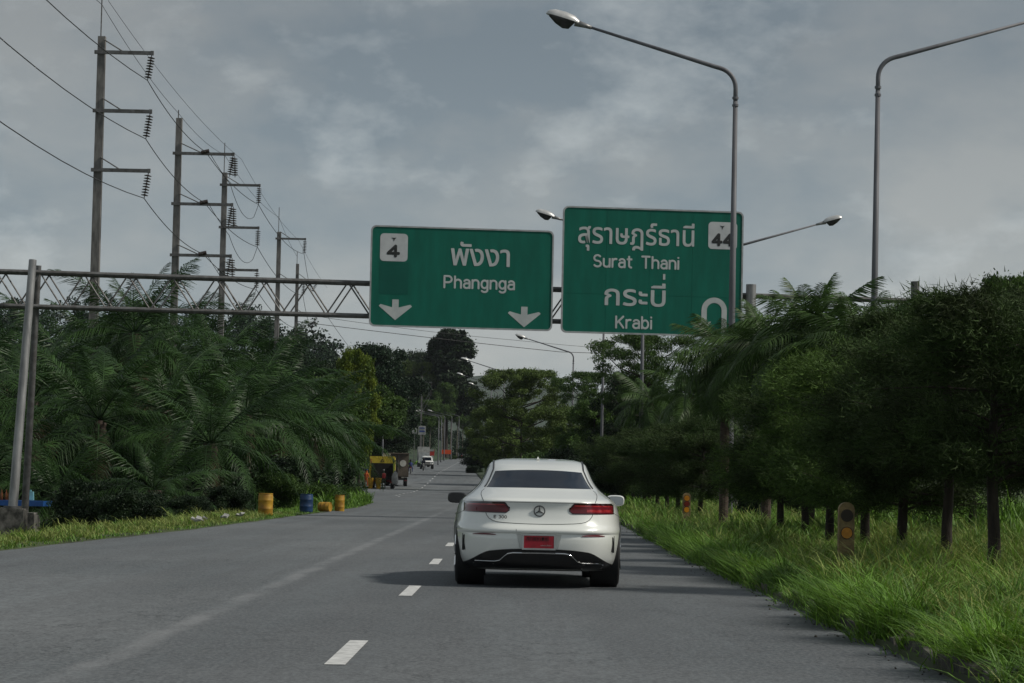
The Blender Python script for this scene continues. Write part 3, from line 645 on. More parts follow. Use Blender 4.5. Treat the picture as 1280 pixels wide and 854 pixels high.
# ------------------------------------------------------------ lettering (stroke letters as on Thai road signs)
def arc(cx, cy, rx, ry, a0, a1, n=12): return [(cx+rx*math.cos(R(a0+(a1-a0)*k/n)), cy+ry*math.sin(R(a0+(a1-a0)*k/n))) for k in range(n+1)]
GL = {
 'P': (4.1, [[(0, 0), (0, 7)], [(0, 7), (2, 7)]+arc(2, 5.1, 1.9, 1.9, 90, -90)+[(0, 3.2)]]),
 'h': (3.3, [[(0, 0), (0, 7)], [(0, 3.1)]+arc(1.65, 3.3, 1.65, 1.7, 180, 0)+[(3.3, 0)]]),
 'a': (3.1, [[(.3, 4.2)]+arc(1.6, 3.5, 1.5, 1.5, 130, 0)+[(3.1, 0)], [(3.1, 2.9)]+[(1.5, 2.9)]+arc(1.4, 1.45, 1.4, 1.45, 90, 270)+[(2.2, .1), (3.1, 1.0)]]),
 'n': (3.3, [[(0, 0), (0, 5)], [(0, 3.1)]+arc(1.65, 3.3, 1.65, 1.7, 180, 0)+[(3.3, 0)]]),
 'g': (3.3, [arc(1.65, 2.6, 1.65, 2.35, 0, 360, 20), [(3.3, 5), (3.3, -.7)]+arc(1.65, -.7, 1.65, 1.4, 0, -150)]),
 'S': (3.8, [arc(1.9, 5.25, 1.8, 1.75, 35, 270)+arc(1.9, 1.75, 1.9, 1.75, 90, -150)]),
 'u': (3.3, [[(0, 5), (0, 1.7)]+arc(1.65, 1.7, 1.65, 1.7, 180, 360)+[(3.3, 5)], [(3.3, 0), (3.3, 5)]]),
 'r': (2.1, [[(0, 0), (0, 5)], arc(1.8, 3.2, 1.8, 1.8, 180, 75)]),
 't': (2.4, [[(.9, 6.7), (.9, 1.3)]+arc(2.0, 1.3, 1.1, 1.3, 180, 280), [(0, 5), (2.3, 5)]]),
 'T': (4.2, [[(0, 7), (4.2, 7)], [(2.1, 0), (2.1, 7)]]),
 'i': (.1, [[(0, 0), (0, 5)], [(0, 6.75), (0, 6.95)]]),
 'K': (3.9, [[(0, 0), (0, 7)], [(3.8, 7), (0, 2.6)], [(1.3, 4.1), (3.9, 0)]]),
 'b': (3.3, [[(0, 0), (0, 7)], arc(1.65, 2.5, 1.65, 2.45, 0, 360, 20)]),
 '4': (4.3, [[(3.0, 0), (3.0, 7), (0, 2.0), (4.3, 2.0)]]),
 'E': (3.2, [[(3.2, 7), (0, 7), (0, 0), (3.2, 0)], [(0, 3.6), (2.8, 3.6)]]),
 '3': (3.4, [arc(1.6, 5.25, 1.6, 1.75, 150, -90)+arc(1.6, 1.8, 1.8, 1.8, 90, -150)]),
 '0': (3.6, [arc(1.8, 3.5, 1.8, 3.5, 0, 360, 24)]),
 ' ': (2.6, [])}
def text(s, x0, x1, base, cap, m, parent, y, wt=.5, name='lettering', dz=None):
    """letters fitted between x0 and x1 on baseline base; returns one mesh on the plane y"""
    tot = sum(GL[c][0]+1.55 for c in s)-1.55; k = cap/7; kx = (x1-x0)/tot; g = G(); x = x0; j = 0
    for c in s:
        for st in GL[c][1]:
            parts = [[st[0]]]                  # a sharp corner starts a new stroke
            for q in range(1, len(st)):
                parts[-1].append(st[q])
                if q < len(st)-1:
                    a = Vector(st[q])-Vector(st[q-1]); b = Vector(st[q+1])-Vector(st[q])
                    if a.length > 1e-6 and b.length > 1e-6 and a.angle(b) > R(40): parts.append([st[q]])
            for pt in parts:
                pp = [Vector((x+p[0]*kx, 0, base+p[1]*k)) for p in pt]; pp = [p for i, p in enumerate(pp) if i == 0 or (p-pp[i-1]).length > 1e-6]
                if len(pp) < 2: continue
                d0 = (pp[0]-pp[1]).normalized(); d1 = (pp[-1]-pp[-2]).normalized(); w_ = wt*k
                pts = [pp[0]+d0*w_*.75, pp[0]+d0*w_*.5]+pp+[pp[-1]+d1*w_*.5, pp[-1]+d1*w_*.75]
                j += 1; g.tube([(p.x, y-.0004*(j % 5), p.z) for p in pts], [w_*.45, w_*.85]+[w_]*len(pp)+[w_*.85, w_*.45], 8)
        x += (GL[c][0]+1.55)*kx
    v = [(a, y+(b-y)*.08, c_) for a, b, c_ in g.v]; g.v = v
    return g.obj(name, m, parent)
def thai(s, x0, x1, base, h, m, parent, y, off=.012, name='thai_lettering'):
    c = bpy.data.curves.new('thai', 'FONT'); c.body = s; c.size = 1; c.offset = 0; c.extrude = 0; c.resolution_u = 4
    tmp = bpy.data.objects.new('thai', c); COL.objects.link(tmp); dg = bpy.context.evaluated_depsgraph_get()
    me = bpy.data.meshes.new_from_object(tmp.evaluated_get(dg)); bpy.data.objects.remove(tmp); bpy.data.curves.remove(c)
    co = np.empty(len(me.vertices)*3, dtype=np.float32); me.vertices.foreach_get('co', co); co = co.reshape(-1, 3)
    a, b = co[:, 0].min(), co[:, 0].max(); sx_ = (x1-x0)/(b-a)
    fs = [tuple(p.vertices) for p in me.polygons]; g = G(); bpy.data.meshes.remove(me); q = off*.62
    for i, (dx, dz) in enumerate(((0, 0), (-q, 0), (q, 0), (0, q), (0, -q), (q*.7, q*.7), (-q*.7, q*.7), (q*.7, -q*.7), (-q*.7, -q*.7))):
        g.add([(x0+(p[0]-a)*sx_+dx, y-.0005*i, base+p[1]*h+dz) for p in co.tolist()], fs)
    return g.obj(name, m, parent)
def rrect(x0, x1, z0, z1, r, n=5):
    return [p for cx, cz, a in ((x1-r, z1-r, 0), (x0+r, z1-r, 90), (x0+r, z0+r, 180), (x1-r, z0+r, 270)) for p in arc(cx, cz, r, r, a, a+90, n)]
def ring(poly, inner, y0, y1):                 # frame between two outlines of equal length
    n = len(poly); g = G(); V = [(x, y0, z) for x, z in poly]+[(x, y0, z) for x, z in inner]+[(x, y1, z) for x, z in poly]+[(x, y1, z) for x, z in inner]
    f = []
    for i in range(n):
        j = (i+1) % n; f += [(i, j, n+j, n+i), (2*n+i, 3*n+i, 3*n+j, 2*n+j), (i, 2*n+i, 2*n+j, j), (n+i, n+j, 3*n+j, 3*n+i)]
    return g.add(V, f)

# ------------------------------------------------------------ gantry
GA = R(7)                                      # the gantry stands slightly oblique to the road
def gd(px): return 75+(px-650)/F*75*math.tan(GA)
def gp(px, py, back=0):
    p = at(px, py, gd(px)); return p+Vector((-math.sin(GA)*back, math.cos(GA)*back, 0))
gan = thing('sign_gantry', 'long grey steel lattice beam across the road carried on paired leaning end posts', 'gantry', (0, 0, 0))
def chord(ya, yb, back):                       # y in the photograph at x=0 and x=960
    return lambda px: gp(px, ya+(yb-ya)*px/960, back)
ends = (-60, 1300)
for nm, a, b, bk in (('top_chord', 339, 370, 0), ('top_chord', 337, 368, 1.0), ('bottom_chord', 382, 409, 0), ('bottom_chord', 380, 407, 1.0)):
    c = chord(a, b, bk); G().tube([c(px) for px in range(ends[0], ends[1]+1, 85)], .066, 8).obj(nm, GALVD, gan, True)
for bk, off in ((0, 0), (1.0, 9)):
    t_, b_ = chord(339, 370, bk), chord(382, 409, bk)
    px = -60+off; st = 27.5
    k = 0
    while px+st < 1300:
        a, b = (t_(px), b_(px+st)) if k % 2 == 0 else (b_(px), t_(px+st))
        G().tube([a, b], .026, 6).obj('lattice_bar', GALVD, gan, True); px += st; k += 1
for px in range(20, 1300, 110):
    for a, b in ((339, 370), (382, 409)):
        G().tube([chord(a, b, 0)(px), chord(a, b, 1.0)(px)], .026, 6).obj('cross_bar', GALVD, gan, True)
p0, p1 = at(41, 325, gd(40)-.35), at(16, 634, gd(40)-1.1); G().tube([p0, p0.lerp(p1, .5), p1], [.112, .124, .136], 14).obj('end_post', GALV, gan, True)
g = G(); g.tube([p1+Vector((0, 0, -.03)), p1+Vector((0, 0, .03))], .26, 12); g.obj('base_plate', GALVD, gan, True)
q0, q1 = at(48, 332, gd(48)+.9), at(31, 640, gd(48)+1.8); G().tube([q0, q0.lerp(q1, .5), q1], [.09, .10, .11], 14).obj('end_post', GALVD, gan, True)
for px_, bk in ((938, -.1), (931, 1.1)):
    a = gp(px_, 356, bk); G().tube([a, (a.x-.02, a.y, .3)], [.15, .17], 14).obj('end_post', GALV if bk < 0 else GALVD, gan, True)
for q, nm in ((p1, 'rough dark concrete footing under the front leaning gantry post'), (q1, 'dark concrete footing under the rear leaning gantry post')):
    f = G(); f.box((0, 0, -.72), (.72, .72, 1.40)); f.box((0, 0, .0), (.64, .64, .06))
    v = [Vector(p)+Vector((random.uniform(-.02, .02),)*3) for p in f.v]; f.v = [tuple(p) for p in v]
    o = f.obj('footing', CONCD); o.location = (q.x, q.y, q.z-.05); tag(o, nm, 'footing', 'footings of the leaning gantry posts')

def sign(px, py, w, h, label):
    c = gp(px, py, -.32); o = thing('road_sign', label, 'road sign', c, GA, 'green direction signs on the gantry')
    ow = rrect(-w/2, w/2, -h/2, h/2, .16); ring(ow, rrect(-w/2+.045, w/2-.045, -h/2+.045, h/2-.045, .13), -.030, .03).obj('border', ALU, o)
    return o
K = 1/202.5
# left board
s1 = sign(576, 349, 5.37, 2.95, 'smaller green direction sign reading Phangnga with two white down arrows')
def lx(x): return (x-645)*K
def lz(y): return (468-y)*K
G().prism(rrect(-2.64, 2.64, -1.43, 1.43, .13), -.012, .02).obj('board', SIGNG, s1)
G().prism(rrect(lx(158), lx(328), lz(575), lz(385), .01), -.016, -.008).obj('cover_patch', SIGND, s1)
G().prism(rrect(lx(157), lx(320), lz(380), lz(216), .11), -.018, -.008).obj('route_plate', SIGNP, s1)
text('4', lx(205), lx(268), lz(350), .30, BLACK, s1, -.024, 1.0, 'route_number')
def crest(cx, cz, par, m=BLACK):               # small winged crest above the number
    g = G(); q = .062
    g.prism([(cx-q, cz+q), (cx-q*.75, cz+q*.2), (cx-q*.45, cz+q*.35), (cx, cz-q), (cx+q*.45, cz+q*.35), (cx+q*.75, cz+q*.2), (cx+q, cz+q), (cx+q*.62, cz+q*.62), (cx+q*.25, cz+q*.8), (cx, cz+q*.45), (cx-q*.25, cz+q*.8), (cx-q*.62, cz+q*.62)], -.024, -.012)
    return g.obj('crest', m, par)
crest(lx(238), lz(250), s1)
thai('พังงา', lx(578), lx(925), lz(391), .545*1.60, SIGNW, s1, -.016, .019)
text('Phangnga', lx(541), lx(955), lz(526), .335, SIGNW, s1, -.018, .62, 'lettering')
for cx, dy in ((255, 0), (1020, 21)):
    pts = [(-19, 605), (19, 605), (19, 652), (88, 634), (98, 645), (0, 727), (-98, 645), (-88, 634), (-19, 652)]
    G().prism([(lx(cx+a), lz(b+dy)) for a, b in pts], -.018, -.008).obj('down_arrow', SIGNW, s1)
for x in (-1.9, 0, 1.9): G().box((x, .09, 0), (.07, .12, 2.7)).obj('bracket', GALVD, s1)
# right board, of separate panels
s2 = sign(813.5, 341, 5.40, 3.73, 'larger green direction sign reading Surat Thani and Krabi behind the lamp post')
def rx(x): return (x-632)*K
def rz_(y): return (435-y)*K
G().prism(rrect(-2.64, 2.64, -1.81, 1.81, .13), 0, .02).obj('backing', SIGND, s2)
cols = [-2.655, rx(350), rx(610), rx(870), 2.655]; rows_ = [-1.82, rz_(577), 1.82]
for i in range(4):
    for j in range(2):
        a, b, c_, d_ = cols[i]+.0035, cols[i+1]-.0035, rows_[j]+.0035, rows_[j+1]-.0035
        q = rrect(a, b, c_, d_, .10, 4) if False else [(a, c_), (b, c_), (b, d_), (a, d_)]
        G().prism(q, -.012, -.001).obj('panel', SIGNG, s2)
G().prism(rrect(rx(965), rx(1140), rz_(287), rz_(124), .11), -.018, -.013).obj('route_plate', SIGNP, s2)
text('44', rx(994), rx(1112), rz_(262), .31, BLACK, s2, -.024, 1.0, 'route_number'); crest(rx(1050), rz_(156), s2)
thai('สุราษฎร์ธานี', rx(180), rx(878), rz_(275), .52*1.62, SIGNW, s2, -.016, .014)
text('Surat Thani', rx(276), rx(786), rz_(414), .335, SIGNW, s2, -.018, .62, 'lettering')
thai('กระบี', rx(345), rx(710), rz_(640), .52*1.62, SIGNW, s2, -.016, .018)
G().prism([(rx(694), rz_(480)), (rx(694), rz_(446)), (rx(708), rz_(446)), (rx(708), rz_(480))], -.020, -.013).obj('tone_mark', SIGNW, s2)
text('Krabi', rx(416), rx(628), rz_(775), .335, SIGNW, s2, -.018, .62, 'lettering')
R0, R1 = 77, 45; ucx, ucy = 1008, 655
arcpts = [(rx(x), rz_(2*ucy-y)) for x, y in arc(ucx, ucy, R0, R0, 0, 180, 20)]+[(rx(ucx-R0), rz_(725)), (rx(ucx-R0-28), rz_(722)), (rx(ucx-R0+16), rz_(790)), (rx(ucx-R1+28), rz_(722)), (rx(ucx-R1), rz_(725))]+[(rx(x), rz_(2*ucy-y)) for x, y in arc(ucx, ucy, R1, R1, 180, 0, 20)]+[(rx(ucx+R1), rz_(785)), (rx(ucx+R0), rz_(785))]
me = fixn(G().prism(arcpts, -.020, -.013).mesh('u_turn_arrow', SIGNW)); mobj('u_turn_arrow', me, s2)
for x in (-1.9, 0, 1.9): G().box((x, .09, 0), (.07, .12, 3.4)).obj('bracket', GALVD, s2)

# ------------------------------------------------------------ street lamps
def lamp_parts(side, arm=4.9, H=12.2, rise=1.25):
    """pole with a bent arm to one side and a cobra head; returns meshes"""
    g = G(); g.tube([(0, 0, -.2), (0, 0, .5), (0, 0, H*.5), (0, 0, H-1.0)], [.115, .105, .085, .062], 14); pole = g.mesh('pole', POLEM, True)
    s = side; r = .55
    z_ = H-1.0; pts = [(0, 0, z_-.15), (0, 0, z_+.35)]
    for k in range(1, 8):
        a = R(74*k/7); pts.append((s*r*(1-math.cos(a)), 0, z_+.35+r*math.sin(a)))
    x0, zt = abs(pts[-1][0]), pts[-1][2]; e = Vector((s*(arm-.9), 0, zt+rise*.85)); pts.append((s*(x0+.2), 0, zt+.055)); pts.append(tuple(e))
    armm = G().tube(pts, [.06]*(len(pts)-1)+[.036], 12).mesh('arm', POLEM, True)
    u = Vector((s, 0, .29)).normalized(); n = Vector((-u.z*s, 0, abs(u.x))) if s > 0 else Vector((u.z, 0, abs(u.x))); n = Vector((0, 1, 0)).cross(u)*(-1); n = n if n.z > 0 else -n
    def head(prof, top, nn=12):                # rings along u
        g = G(); V = []; f = []
        for t, w_, hh in prof:
            c = e+u*t
            for k in range(nn):
                a = PI*k/(nn-1); V.append(c+Vector((0, 1, 0))*math.cos(a)*w_+n*(math.sin(a)*hh*(1 if top else -1)))
        for i in range(len(prof)-1):
            for k in range(nn-1): a = i*nn+k; f.append((a, a+1, a+nn+1, a+nn))
            a = i*nn; f.append((a, a+nn, a+2*nn-1, a+nn-1))
        f.append(tuple(range(nn))); f.append(tuple((len(prof)-1)*nn+k for k in range(nn)))
        return fixn(g.add(V, f).mesh('x', HEADM if top else LENSM, True, 50))
    neck = G().tube([e-u*.12, e+u*.05, e+u*.34], [.05, .065, .10], 10).mesh('neck', GALV, True)
    hd = head([(.24, .10, .09), (.38, .17, .17), (.66, .20, .205), (.95, .19, .185), (1.10, .13, .12), (1.15, .04, .04)], True)
    ln = head([(.36, .14, .04), (.46, .17, .22), (.62, .18, .25), (.85, .165, .17), (1.06, .09, .04)], False)
    cl = G().lathe([(.085, z_-.14), (.085, z_-.08)], n=12).add([], []); cl.lathe([(.085, z_+.06), (.085, z_+.12)], n=12); clm = cl.mesh('clamp', POLEM)
    pl = G().box((0, 0, .03), (.42, .42, .06)).mesh('base_plate', GALVD)
    return [('pole', pole), ('arm', armm), ('lamp_neck', neck), ('lamp_housing', hd), ('lamp_lens', ln), ('clamp', clm), ('base_plate', pl)]
LP = {s: lamp_parts(s) for s in (-1, 1)}
def lamp(x, y, side, label, rz=0, H=1., lean=0, grp='street lamps along the median'):
    o = thing('street_lamp', label, 'street lamp', (x, y, gz(x, y)), rz, grp); o.rotation_euler = (0, lean, rz); o.scale = (1, 1, H)
    for nm, me in LP[side]: mobj(nm, me, o)
    return o
lamp(at(911.5, 600, 68).x, 68, -1, 'street lamp whose pole crosses the right sign, arm reaching left')
lamp(at(1089, 600, 66).x, 66, 1, 'tall street lamp at the right, its arm cut off by the right edge', lean=R(.2))
lamp(at(800, 600, 119).x, 119, -1, 'street lamp hidden behind the signs, its head showing between them')
lamp(at(911, 600, 119).x, 119, 1, 'street lamp behind the right sign, arm and head reaching out to the right of it')
lamp(at(714, 590, 222).x, 222, -1, 'slim street lamp standing clear against the sky between sign and umbrella tree')
lamp(at(757, 590, 150).x, 158, 1, 'bare slim lamp post under the right sign, its head hidden by the sign')
lamp(at(628, 590, 296).x, 296, -1, 'street lamp left of the umbrella tree, head before the dark tall tree', rz=.1)
lamp(at(612, 590, 372).x, 372, -1, 'street lamp at the bend, upper of the three small heads over the road', rz=.15)
lamp(at(620, 590, 440).x, 440, -1, 'street lamp at the bend, middle of the three small heads over the road', rz=.15)
lamp(at(621, 590, 520).x, 520, -1, 'street lamp at the bend, farthest of the three small heads over the road', rz=.15)
for i, (hx, d, lb) in enumerate([(509, 400, 'far left street lamp with the leftmost head of the row above the brown truck'), (516, 440, 'far left street lamp, second head from the left in the row'),
    (523, 480, 'far left street lamp, third head from the left in the row'), (535, 530, 'far left street lamp, fourth head from the left in the row'), (547, 590, 'far left street lamp with the rightmost head of the row')]):
    p = at(hx, 514, d); x = p.x+5.0; H = (p.z-gz(x, d))/13.2
    lamp(x, d, -1, lb, H=max(H, .5), grp='street lamps on the far left bend')
lamp(at(512, 590, 330).x, 262, -1, 'grey street lamp post standing right of the brown truck', H=.62, grp='street lamps on the far left bend')

# ------------------------------------------------------------ power poles and lines
ins = G()
ins.tube([(0, 0, 0), (0, 0, -1.25)], .022, 6)
for k in range(8): ins.lathe([(.03, -.10-.135*k), (.18, -.15-.135*k), (.175, -.175-.135*k), (.03, -.165-.135*k)], n=10)
insm = ins.mesh('insulator', PORC, True, 50)
def power_pole(px, d, ztop, armlen, label, arms=(1.1, 6.9-1.1+1.1, 0), azs=None, rod=1.6, both=False, lean=0, slant=.14, wd=.45):
    x = at(px, 370, d).x; z0 = gz(x, d); o = thing('power_pole', label, 'power pole', (x, d, z0), 0, 'tall concrete power poles on the left'); Hh = ztop-z0
    o.rotation_euler = (0, lean, 0)
    G().box((0, 0, Hh/2-.4), (wd, wd, Hh+.8), taper=.78).obj('shaft', CONC, o)
    if rod: G().tube([(-.06, 0, Hh), (-.06, 0, Hh+rod)], .03, 6).obj('lightning_rod', GALVD, o)
    att = []
    for az in azs:
        za = az-z0
        G().box((armlen/2-.15, -wd*.55, za), (armlen+.3, .14, .17)).obj('crossarm', CONCD if False else GALVD, o)
        G().tube([(.12, -wd*.5, za+.62), (armlen*.42, -wd*.55, za+.06)], .035, 6).obj('brace', GALVD, o)
        G().box((armlen-.03, -wd*.55, za), (.14, .16, .2)).obj('arm_cap', GALVD, o)
        mobj('insulator', insm, o, (armlen-.05, -wd*.55, za-.08), (0, slant, 0))
        b = Vector((armlen-.05-1.25*math.sin(slant), -wd*.55, za-.08-1.25*math.cos(slant)))
        if both:
            mobj('insulator', insm, o, (armlen+.02, -wd*.55+.3, za-.08), (.0, -.04, 0))
            kn = G(); kn.tube([(armlen*.42, -wd*.55, za+.05), (armlen*.56, -wd*.55, za+.16)], .14, 8); kn.obj('strain_clamp', PORC, o, True)
            b = Vector((armlen*.5, -wd*.55, za+.1))
        e = Euler(o.rotation_euler); b.rotate(e); att.append(b+Vector((x, d, z0)))
    top = Vector((-.06, 0, Hh+rod*.6)); top.rotate(Euler(o.rotation_euler)); att.append(top+Vector((x, d, z0))); return att
def zs(d, px, *ys_): return [at(px, y, d).z for y in ys_]
A = []
A.append(power_pole(118, 122, at(130, 46, 122).z, 2.5, 'nearest and tallest concrete power pole with three arms to the right', azs=zs(122, 160, 67, 140, 214), rod=2.6))
A.append(power_pole(218, 150, at(222, 148, 150).z, 3.3, 'second concrete power pole, whose long arms end at double insulators', azs=zs(150, 255, 193, 256, 320), rod=.5, both=True))
A.append(power_pole(277, 178, at(279, 216, 178).z, 2.5, 'third concrete power pole, standing at the arm tips of the second', azs=zs(178, 300, 232, 285, 338), rod=2.1, slant=.02))
A.append(power_pole(347, 228, at(348, 290, 228).z, 2.4, 'fourth concrete power pole with a pale band above the palms', azs=zs(228, 365, 299, 351), rod=2.2, slant=.05))
A.append(power_pole(371, 250, at(372, 330, 250).z, 2.1, 'fifth concrete power pole, slimmer, just right of the fourth', azs=zs(250, 378, 350, 395), rod=1.2, slant=.5, wd=.38))
A.append(power_pole(500, 330, at(501, 490, 330).z, 1.6, 'grey concrete power pole behind the brown box truck', azs=zs(330, 505, 498, 505), rod=0, wd=.3))
A.append(power_pole(530, 420, at(531, 470, 420).z, 1.6, 'concrete power pole by the white roadside board', azs=zs(420, 535, 478, 486), rod=0, wd=.3))
def wire(pts, r, label, sag=.02, grp='power lines on the left'):
    P = []
    for a, b in zip(pts[:-1], pts[1:]):
        L = (b-a).length; n = 14
        for k in range(n+(b is pts[-1])):
            t = k/n; q = a.lerp(b, t); q.z -= 4*(.021 if L > 60 and a.y < 60 else sag)*L*t*(1-t)*(.9); P.append(q)
    g = G(); g.tube(P, r, 5); o = g.obj('power_line', WIREM, None, True, None); tag(o, label, 'power line', grp)
Bm = [Vector((A[0][i].x-.3, 46, A[0][i].z+.9)) for i in range(4)]
order = ['top', 'middle', 'lowest']
for i in range(3):
    nxt = [A[3][min(i, 1)], A[4][min(i, 1)], A[5][min(i, 1)], A[6][min(i, 1)]]
    if i == 2: nxt = [A[3][1]+Vector((0, 0, -3)), A[4][1]+Vector((0, 0, -3)), A[5][1]+Vector((0, 0, -2))]
    wire([Bm[i], A[0][i], A[1][i], A[2][i]]+nxt, .022, f'{order[i]} black power line sagging from the upper left between the concrete poles', .016)
    wire([A[1][i]+Vector((.2, 0, 0)), A[1][i]+Vector((1.5, 0, -1.9)), A[2][i]+Vector((-.3, 0, -.9)), A[2][i]], .018, f'{order[i]} black jumper cable looping from the second pole arm to the third pole', .03)
wire([Bm[3]+Vector((0, 0, 1)), A[0][3], A[1][3], A[2][3], A[3][2], A[4][2]], .014, 'thin earth wire joining the tips of the concrete poles', .012)
wire([A[0][3]+Vector((.3, 0, .2)), A[2][3]+Vector((1.2, 0, -.3)), A[3][2]+Vector((1.8, 0, -2)), A[4][2]+Vector((3, 0, -3))], .012, 'second thin wire running right of the pole tips', .012)
wire([at(372, 402, 250), at(700, 440, 262), at(960, 446, 275)], .03, 'thin cable crossing above the road under both signs', .003)
wire([at(372, 392, 250), at(640, 425, 300), at(830, 440, 330)], .022, 'second thin cable crossing below the left sign', .004)
G().tube([at(1144, 352, 82), at(1143, 600, 82)], .14, 10).obj('post', GALVD)
po = bpy.data.objects['post']; tag(po, 'grey post top sticking out of the dark trees right of the tall lamp', 'post')
G().tube([at(1003, 455, 78), at(1002, 620, 78)], .09, 10).obj('post', GALV); tag(COL.objects[-1], 'pale slim post between the clipped trees and the palms', 'post')

# ------------------------------------------------------------ marker posts
WOOD = mat('marker_paint', (.30, .22, .10), .8, col2=(.11, .08, .045), scale=6, bump=.4)
AMB = mat('reflector_amber', (.62, .26, .02), .3, col2=(.45, .17, .012), scale=12); DARKR = mat('reflector_dark', (.03, .018, .012), .4); RED_R = mat('reflector_red', (.18, .02, .012), .35)
def marker(px, d, h, label, disks):
    x = at(px, 700, d).x; o = thing('marker_post', label, 'marker post', (x, d, gz(x, d)), R(3), 'reflector marker posts on the verge'); w_ = .19
    prof = [(-w_/2, -.1), (w_/2, -.1), (w_/2, h-.09)]+arc(0, h-.09, w_/2, .09, 0, 180, 10)+[(-w_/2, h-.09)]
    G().prism(prof[:-1], -.05, .05).obj('post_body', WOOD, o)
    for z, m in disks:
        G().lathe([(.066, -.062), (.066, -.050)], (0, 0, h-z), 20, 'y').obj('reflector', m, o)
        ringo = G(); ringo.v = []; ringo.lathe([(.076, -.056), (.076, -.050)], (0, 0, h-z), 20, 'y'); ringo.obj('reflector_rim', DARKR, o)
marker(1057, 31, .88, 'nearer marker post with one orange reflector, in the tall grass', [(.16, DARKR), (.37, AMB)])
marker(857, 62.5, .84, 'farther marker post with yellow and red reflectors, beside the dark trees', [(.13, AMB), (.27, RED_R), (.41, AMB)])

# ------------------------------------------------------------ drums
YEL = mat('drum_yellow', (.50, .29, .02), .5, col2=(.26, .13, .015), scale=4.5, detail=6); BLU = mat('drum_blue', (.012, .05, .14), .45, col2=(.008, .03, .08), scale=4)
def drum(px, d, r, h, m, label, lying=False):
    x = at(px, 630, d).x; o = thing('plastic_drum', label, 'drum', (x, d, gz(x, d)), random.uniform(0, 6), 'plastic drums by the road')
    prof = [(r*.86, 0), (r*.97, .02), (r, .06), (r, h*.30), (r*1.03, h*.32), (r*1.03, h*.35), (r, h*.37), (r, h*.66), (r*1.03, h*.68), (r*1.03, h*.71), (r, h*.73), (r, h*.88), (r*.93, h*.95), (r*.97, h*.955), (r*.97, h), (r*.88, h), (r*.86, h*.97), (r*.2, h*.965)]
    G().lathe(prof, n=24).obj('drum_body', m, o, True, 40); G().lathe([(.03, h*.965), (.03, h*.985)], (r*.5, 0, 0), 8).obj('bung', m, o)
    G().box((r*.99, 0, h*.24), (.012, r*.5, r*.5)).obj('sticker', RED_R if m is YEL else m, o)
    if lying: o.rotation_euler = (R(90), 0, R(70)); o.location.z += r
    return o
drum(332, 71, .205, .64, YEL, 'large orange yellow plastic drum, leftmost of the drums on the grass')
drum(383, 80, .205, .58, BLU, 'dark blue plastic drum standing on the grass')
drum(399, 83, .155, .40, YEL, 'small yellow drum tipped over beside the blue one', True)
drum(424.5, 87, .165, .60, YEL, 'upright yellow drum farthest right on the grass, with a dark mark')
lit = mat('litter_white', (.42, .42, .40), .8, col2=(.25, .25, .24))
for i, (px, d) in enumerate([(268, 56.5), (272, 57.5), (305, 64), (296, 61)]):
    x = at(px, 650, d).x; q = G(); q.box((0, 0, .03), (.16-.03*i, .12, .04), (.2, .3, i)); q.box((.1, .03, .05), (.1, .12, .05), (.5, .1, 2*i))
    v = [Vector(p)+Vector((random.uniform(-.02, .02), random.uniform(-.02, .02), random.uniform(-.01, .02))) for p in q.v]; q.v = [tuple(p) for p in v]
    o = q.obj('litter', lit); o.location = (min(x, XL(d)-.35), d, gz(min(x, XL(d)-.35), d)+.10)
    tag(o, ['larger crumpled white litter scrap on the grass verge', 'crumpled white litter scrap beside the larger one', 'small white litter scrap nearest the large yellow drum', 'small white litter scrap between the others'][i], 'litter', 'white litter on the grass verge')

# ------------------------------------------------------------ blue vendor table with bottles
tp_ = at(28, 629, 78); TB = mat('table_blue', (.02, .12, .42), .5, col2=(.015, .09, .33)); tb = thing('table', 'bright blue table top behind the leaning gantry posts', 'table', (tp_.x, 78, gz(tp_.x, 78)), R(-8))
th = tp_.z-gz(tp_.x, 78)
G().box((-.3, 0, th), (2.2, .9, .16)).obj('table_top', TB, tb)
for sx_ in (-1.25, .65):
    for sy in (-.35, .35): G().box((sx_, sy, th/2-.05), (.06, .06, th-.1)).obj('leg', CONCD, tb)
BOT = mat('bottle_glass', (.25, .09, .03), .2); CAN = mat('light_blue_plastic', (.20, .45, .52), .4)
for i, dx in enumerate((-.80, -.66, -.44, -.56)):
    q = G().lathe([(.04, 0), (.045, .02), (.045, .18), (.018, .26), (.016, .32)], n=10).obj('bottle', BOT, None, True); q.location = (tp_.x+dx, 78.0+.1*i, tp_.z+.08); tag(q, ['leftmost brown bottle on the blue table', 'second brown bottle from the left on the blue table', 'brown bottle on the blue table nearest the post', 'third brown bottle on the blue table'][i], 'bottle', 'bottles on the blue table')
q = thing('water_can', 'light blue plastic can on the blue table between the posts', 'can', at(38, 624, 77.9)); G().box((0, 0, .1), (.2, .2, .26), taper=.85).obj('can_body', CAN, q); G().tube([(0, 0, .23), (0, 0, .28)], .03, 8).obj('cap', CAN, q)

